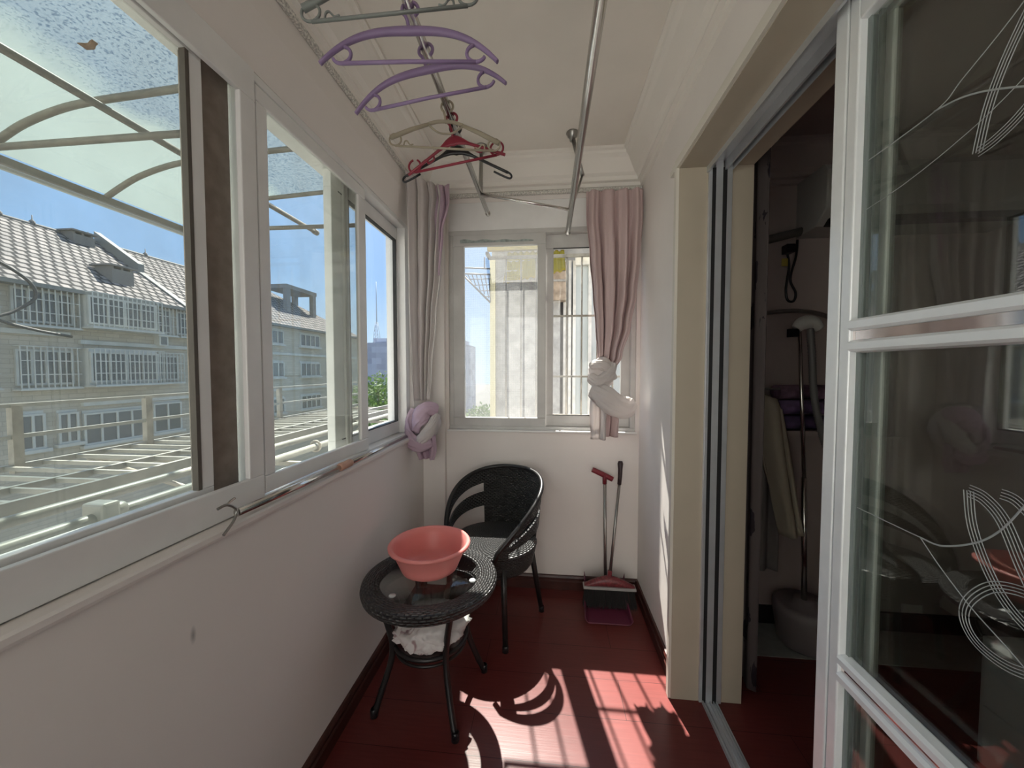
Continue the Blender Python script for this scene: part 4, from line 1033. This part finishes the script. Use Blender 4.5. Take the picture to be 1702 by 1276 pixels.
for k, y in enumerate((1.55, 1.72, 1.95)):
    MB().tube(arc((-1.035, y, 1.060), .022, 0, 360, 16, 'xz')[:-1], .006, 8, closed=True).build('binding', M_rust_rail, p3)

# ------------------------------------------------------------------ outside: apartment block opposite
BX0 = -18.0
ab = thing('apartment_building', 'long brick apartment block with tiled roof across the yard', 'building', (-22, 16, -9))
MB().box(-27, BX0, 2, 33.5, -9, 4.45).build('wall', M_facade, ab)
EV = 4.45; RG = 7.72; RX = -22.6
def roof_plane(y0, y1, hip=0):
    def fn(u, v):
        x = lerp(-17.75, RX, v); z = lerp(EV - .1, RG, v); y = lerp(y0, y1 - hip * v, u)
        return V(x, y, z), (y, v * 5.6)
    return fn
MB().grid(roof_plane(1.5, 16.8), 8, 6, smooth=False).build('roof', M_roof, ab, solid=.08)
MB().grid(roof_plane(17.1, 34.0, 6.0), 8, 6, smooth=False).build('roof', M_roof, ab, solid=.08)
MB().grid(lambda u, v: (lambda x0: (V(lerp(x0, -27.5 + (RX + 27.5) * v, u), lerp(34.0, 28.0, v), lerp(EV - .1, RG, v)), (u * 9, v * 5)))(lerp(-17.75, RX, v)), 6, 6, smooth=False).build('roof', M_roof, ab, solid=.08)
# stepped fire parapet between the two roof halves
def parp(xa, xb, dz, w=.28):
    za = EV - .1 + (xa + 17.75) / (RX + 17.75) * (RG - EV + .1); zb = EV - .1 + (xb + 17.75) / (RX + 17.75) * (RG - EV + .1)
    return MB().add([(xa, 16.85 - w / 2, za), (xb, 16.85 - w / 2, zb), (xb, 16.85 - w / 2, zb + dz), (xa, 16.85 - w / 2, za + dz),
                     (xa, 16.85 + w / 2, za), (xb, 16.85 + w / 2, zb), (xb, 16.85 + w / 2, zb + dz), (xa, 16.85 + w / 2, za + dz)],
                    [(0, 1, 2, 3), (7, 6, 5, 4), (0, 3, 7, 4), (1, 5, 6, 2), (3, 2, 6, 7), (0, 4, 5, 1)])
parp(-20.3, -22.7, .52).build('parapet', M_parapet, ab)
parp(-17.8, -20.3, .14).build('parapet', M_parapet, ab)
def chimney(x, y, z, w=.75, hgt=.75):
    c = MB().box(x - .45, x + .45, y - w / 2, y + w / 2, z - .9, z + hgt - .18).build('chimney', M_facade_grey, ab)
    MB().box(x - .55, x + .55, y - w / 2 - .1, y + w / 2 + .1, z + hgt - .07, z + hgt).build('cap', M_facade_grey, c)
    for sy in (-1, 0, 1):
        MB().box(x - .4, x + .4, y + sy * (w / 2 - .06) - .05, y + sy * (w / 2 - .06) + .05, z + hgt - .18, z + hgt - .07).build('cap_leg', M_facade_grey, c)
chimney(-22.3, 15.7, 7.25, .8, .62); chimney(-19.3, 14.9, 5.25, .85, .72); chimney(-22.2, 8.2, 7.3, .8, .6)
for y in (8.6, 10.3, 12.0, 13.4, 14.4, 16.4, 19, 22, 25):
    MB().lathe([(0, 0), (.10, 0), (.10, .14), (.05, .2), (.02, .24), (.015, .42), (0, .42)], (RX, y, RG + .02), 10).build('ridge_finial', M_facade_grey, ab)
ridge = MB().tube([(RX, 1.5, RG + .03), (RX, 28, RG + .03)], .09, 8); ridge.build('ridge_cap', M_facade_grey, ab)
MB().box(BX0 - .1, BX0 + .45, 2, 33.9, EV - .20, EV - .06).build('eave_gutter', M_parapet, ab)
for z, y0, y1 in ((2.38, 12.6, 33), (-.02, 12.6, 33), (2.62, 6, 12.3)):
    MB().box(BX0, BX0 + .12, y0, y1, z, z + .16).build('ledge', M_facade_white, ab)
def bwin(y0, y1, z0, z1, n, prot=.0, grille=True, m=None):
    x = BX0 + prot
    if prot: MB().box(BX0, x - .02, y0, y1, z0 - .12, z1 + .1).build('bay', M_facade_white, ab)
    fr = MB(); w = .07
    fr.box(x, x + .07, y0, y1, z0, z0 + w).box(x, x + .07, y0, y1, z1 - w, z1)
    for k in range(n + 1):
        yy = lerp(y0, y1 - w, k / n); fr.box(x, x + .07, yy, yy + w, z0 + w, z1 - w)
    f = fr.build('window', m or M_facade_white, ab)
    MB().box(x + .005, x + .03, y0 + .02, y1 - .02, z0 + .02, z1 - .02).build('pane', M_far_pane, f)
    if grille:
        g = MB(); gx = x + .30; k = 0
        yy = y0 - .05
        while yy < y1 + .05:
            g.box(gx, gx + .028, yy, yy + .028, z0 - .12, z1 + .12); yy += .17
        for q in (0, .33, .66, 1): zz = lerp(z0 - .12, z1 + .09, q); g.box(gx, gx + .03, y0 - .05, y1 + .05, zz, zz + .03)
        for yq in (y0 - .05, y1 + .02):
            for zz in (z0 - .12, z1 + .09): g.box(BX0, gx, yq, yq + .03, zz, zz + .03)
        g.box(BX0, gx + .05, y0 - .08, y1 + .08, z0 - .17, z0 - .12)
        g.build('window_grille', M_facade_white, ab)
    else:
        MB().box(BX0, x + .16, y0 - .1, y1 + .1, z0 - .12, z0).build('sill', M_facade_white, f)
# top storey, middle, lower
for args in ((6.6, 8.2, 3.1, 4.2, 3, 0), (8.9, 10.4, 3.1, 4.2, 3, 0), (10.8, 12.45, 3.05, 4.2, 4, 0), (12.6, 15.1, 3.15, 4.25, 4, .45), (15.35, 16.15, 3.1, 4.2, 2, 0), (16.4, 17.6, 3.1, 4.2, 2, 0), (18.4, 20.2, 3.1, 4.2, 3, 0),
             (6.6, 8.2, .9, 2.1, 3, 0), (8.9, 10.3, .9, 2.1, 3, 0), (10.85, 12.4, .85, 2.1, 4, 0), (12.6, 15.1, .9, 2.1, 4, .45), (15.3, 16.4, .9, 2.05, 2, 0), (18.4, 20.2, .9, 2.05, 3, 0)):
    bwin(*args)
for args in ((8.8, 9.9, -1.45, -.2, 2), (10.85, 11.5, -1.4, -.15, 2), (11.85, 12.45, -1.35, -.2, 2), (12.6, 14.85, -1.55, -.3, 4), (15.15, 16.45, -1.5, -.15, 2), (18.2, 20.3, -1.5, -.2, 4),
             (22, 23.6, 3.1, 4.0, 3), (25.3, 27.6, 3.1, 4.0, 4), (28.6, 29.8, 3.1, 4.0, 3), (22, 23.6, .9, 1.9, 3), (25.3, 27.6, .9, 1.9, 4), (28.6, 29.8, .9, 1.9, 3), (22, 23.6, -1.5, -.5, 3), (25.3, 27.6, -1.5, -.5, 4), (28.6, 29.8, -1.5, -.5, 3)):
    bwin(*args, prot=.05, grille=False)
# concrete frame on the roof
cf = thing('roof_frame', 'concrete four-post frame standing on the far end of the tiled roof', 'roof frame', (-20.6, 28, 5.9))
for x in (-21.5, -19.9):
    for y in (26.7, 29.8):
        MB().box(x - .16, x + .16, y - .2, y + .2, 5.4, 7.55).build('post', M_facade_grey, cf)
MB().box(-21.7, -19.7, 26.45, 30.05, 7.55, 7.85).build('slab', M_facade_grey, cf)

# cable hanging outside
cb = MB().tube(smooth_path([(-17.3, 9.8, 4.9), (-17.3, 10.3, 4.75), (-17.3, 10.9, 4.3), (-17.3, 11.0, 3.8), (-17.3, 10.5, 3.3), (-17.3, 10.1, 3.0), (-17.3, 10.9, 2.75), (-17.4, 12.0, 2.6)]), .05, 8)
tag(cb.build('hanging_cable', M_gasket), 'slack black cable hanging down the brick facade opposite', 'cable')
abx = thing('wall_unit', 'small white box fixed on the brick facade under the top windows', 'box', (-17.9, 15.6, 2.5))
MB().box(-17.99, -17.7, 15.35, 15.75, 2.5, 3.0).build('case', M_facade_white, abx)
MB().box(-17.70, -17.69, 15.42, 15.68, 2.55, 2.9).build('grille_panel', M_far_pane, abx)

wb = thing('bounce_building', 'unseen white building added behind the balcony to reflect sunlight indoors', 'building', (0, -14, -9))
MB().box(-30, 30, -20, -14, -9, 10).build('wall', mat('bounce_white', (.66, .645, .61), .85), wb)  # added out of view; its bright face bounces sunlight into the balcony
# ground, far blocks, tower, trees
struct(MB().box(-140, 60, -30, 260, -9.2, -9).build('ground', M_concrete))
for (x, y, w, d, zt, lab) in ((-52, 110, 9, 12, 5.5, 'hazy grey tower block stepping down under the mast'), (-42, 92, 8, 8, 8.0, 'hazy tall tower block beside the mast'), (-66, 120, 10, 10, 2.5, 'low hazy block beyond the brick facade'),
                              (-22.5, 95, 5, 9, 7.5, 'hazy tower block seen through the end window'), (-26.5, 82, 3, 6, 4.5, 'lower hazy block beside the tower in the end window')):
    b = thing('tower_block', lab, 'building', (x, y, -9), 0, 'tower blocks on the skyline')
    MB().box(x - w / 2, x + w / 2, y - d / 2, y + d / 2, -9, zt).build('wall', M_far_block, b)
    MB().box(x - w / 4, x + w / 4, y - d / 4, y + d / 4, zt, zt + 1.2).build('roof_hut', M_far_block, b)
tw = thing('lattice_mast', 'tall lattice broadcasting mast on the skyline', 'mast', (-62.4, 130, -9))
lat = MB()
X0, Y0 = -62.4, 130
for sx, sy in ((-1, -1), (1, -1), (1, 1), (-1, 1)):
    lat.tube([(X0 + sx * 2.6, Y0 + sy * 2.6, -9), (X0 + sx * .9, Y0 + sy * .9, 12), (X0 + sx * .35, Y0 + sy * .35, 18.5)], .10, 5)
for k in range(20):
    z = -9 + k * 1.35; q = lerp(2.6, .4, k / 20); q2 = lerp(2.6, .4, (k + 1) / 20)
    lat.cyl((X0 - q, Y0 - q, z), (X0 + q2, Y0 - q2, z + 1.35), .06, seg=4).cyl((X0 + q, Y0 - q, z), (X0 - q2, Y0 - q2, z + 1.35), .06, seg=4).cyl((X0 - q, Y0 - q, z), (X0 + q, Y0 - q, z), .06, seg=4)
lat.build('lattice', M_tower, tw)
MB().cyl((X0, Y0, 18), (X0, Y0, 33), .22, .10, seg=6).build('antenna', M_tower, tw)

def tree(x, y, zb, zt, r, lab, seed):
    random.seed(seed)
    t = thing('tree', lab, 'tree', (x, y, zb), 0, 'trees beyond the yard')
    MB().tube([(x, y, zb), (x + .1, y, lerp(zb, zt, .5)), (x, y, zt - r * .4)], [.22, .16, .06], 8).build('trunk', M_trunk, t)
    m = MB(); c = V(x, y, zt - r)
    for i in range(2600):
        d = V(random.gauss(0, 1), random.gauss(0, 1), random.gauss(0, 1)).normalized()
        p = c + V(d.x * r, d.y * r, d.z * r * 1.15) * (random.random() ** .4) * (1 + .25 * noise.noise(d * 2 + V(seed, 0, 0)))
        a = V(random.gauss(0, 1), random.gauss(0, 1), random.gauss(0, 1)).normalized(); b = a.orthogonal().normalized(); s = random.uniform(.10, .2)
        m.add([p - a * s, p - b * s * .5, p + a * s, p + b * s * .5], [(0, 1, 2, 3)])
    f = m.build('foliage', M_leaf, t); f['kind'] = 'stuff'
tree(-14.3, 30, -9, .75, 2.3, 'green tree rising between the brick block and the side window edge', 1)
tree(-10.6, 24, -9, -1.2, 2.2, 'lower green tree showing above the outdoor rack railing', 2)
tree(-5.2, 28, -9, -1.5, 2.2, 'green tree top low in the end window', 3)

# ------------------------------------------------------------------ outside: neighbouring bay seen through the end window
nb = thing('neighbour_bay', 'pale rendered bay of the neighbouring flat outside the end window', 'building', (.6, 5, -9))
MB().box(-.70, 0.12, 4.5, 6.5, -9, 3.3).build('wall', M_bayw, nb)
MB().box(-.72, -.655, 4.46, 4.5, -9, 2.75).build('corner_strip', mat('corner_strip', (.66, .60, .36), .6), nb)
MB().box(.12, 1.6, 4.9, 6.5, -9, 3.3).build('wall', mat('bay_recess', (.42, .38, .33), .9, noise_amt=.3, noise_scale=6), nb)
for x0, x1 in ((.12, .16), (.18, .215), (.235, .27), (.42, .46)):
    MB().box(x0 + .04, x1 + .04, 4.62, 4.72, .2, 2.72).build('window_post', M_upvc_dirty, nb)
MB().box(.30, 1.2, 4.60, 4.70, 2.66, 2.76).build('window_head', M_upvc_dirty, nb)
MB().box(.31, 1.2, 4.66, 4.68, .2, 2.66).build('pane', mat('neighbour_glass', (.42, .47, .46), .2, spec=.7), nb)
MB().box(.0, .19, 4.45, 4.62, 2.22, 2.66).build('ledge_box', mat('worn_box', (.40, .32, .24), .85, noise_amt=.4, noise_scale=14), nb)
ya = thing('awning', 'weathered yellow corrugated awning on the neighbouring bay', 'awning', (-.2, 4.3, 2.3))
def yw(u, v):
    x = lerp(-.50, .16, u); z = lerp(2.80, 2.32 + .12 * u, v); y = lerp(4.452, 4.0, v)
    return V(x, y, z + .010 * sin(u * 60)), (u, v)
MB().grid(yw, 120, 8).build('sheet', M_yellow, ya, solid=.004)
for k in range(4):
    q = k / 3; MB().box(-.50, .16, lerp(4.44, 4.01, q) - .012, lerp(4.44, 4.01, q) + .012, lerp(2.77, 2.33, q), lerp(2.79, 2.35, q)).build('batten', M_rust_rail, ya)
MB().box(-.74, .9, 4.40, 4.455, 2.80, 2.90).build('fascia', M_yellow, ya)
lb = thing('lattice_bracket', 'rusty lattice bracket jutting from the neighbouring bay into the sky', 'bracket', (-.86, 4.5, 2.2))
lm = MB()
lm.cyl((-1.06, 4.44, 2.62), (-.712, 4.44, 2.60), .010, seg=6).cyl((-1.06, 4.44, 2.55), (-.712, 4.44, 2.20), .012, seg=6).cyl((-1.06, 4.44, 2.55), (-.712, 4.44, 2.53), .010, seg=6).cyl((-1.05, 4.44, 2.5), (-1.05, 4.44, 2.68), .008, seg=6).cyl((-.78, 4.44, 2.6), (-.78, 4.44, 2.74), .008, seg=6)
for k in range(7):
    x = -1.04 + k * .052; zt = 2.545; zb_ = 2.55 - (x + 1.06) * .97
    lm.cyl((x, 4.44, zt), (min(-.712, x + .05), 4.44, zb_ - .03), .006, seg=5)
for k in range(1, 5):
    z = 2.55 - k * .07; lm.cyl((-1.06 + k * .072, 4.44, z), (-.712, 4.44, z), .006, seg=5)
lm.build('lattice', mat('lattice_paint', (.07, .08, .10), .6), lb)
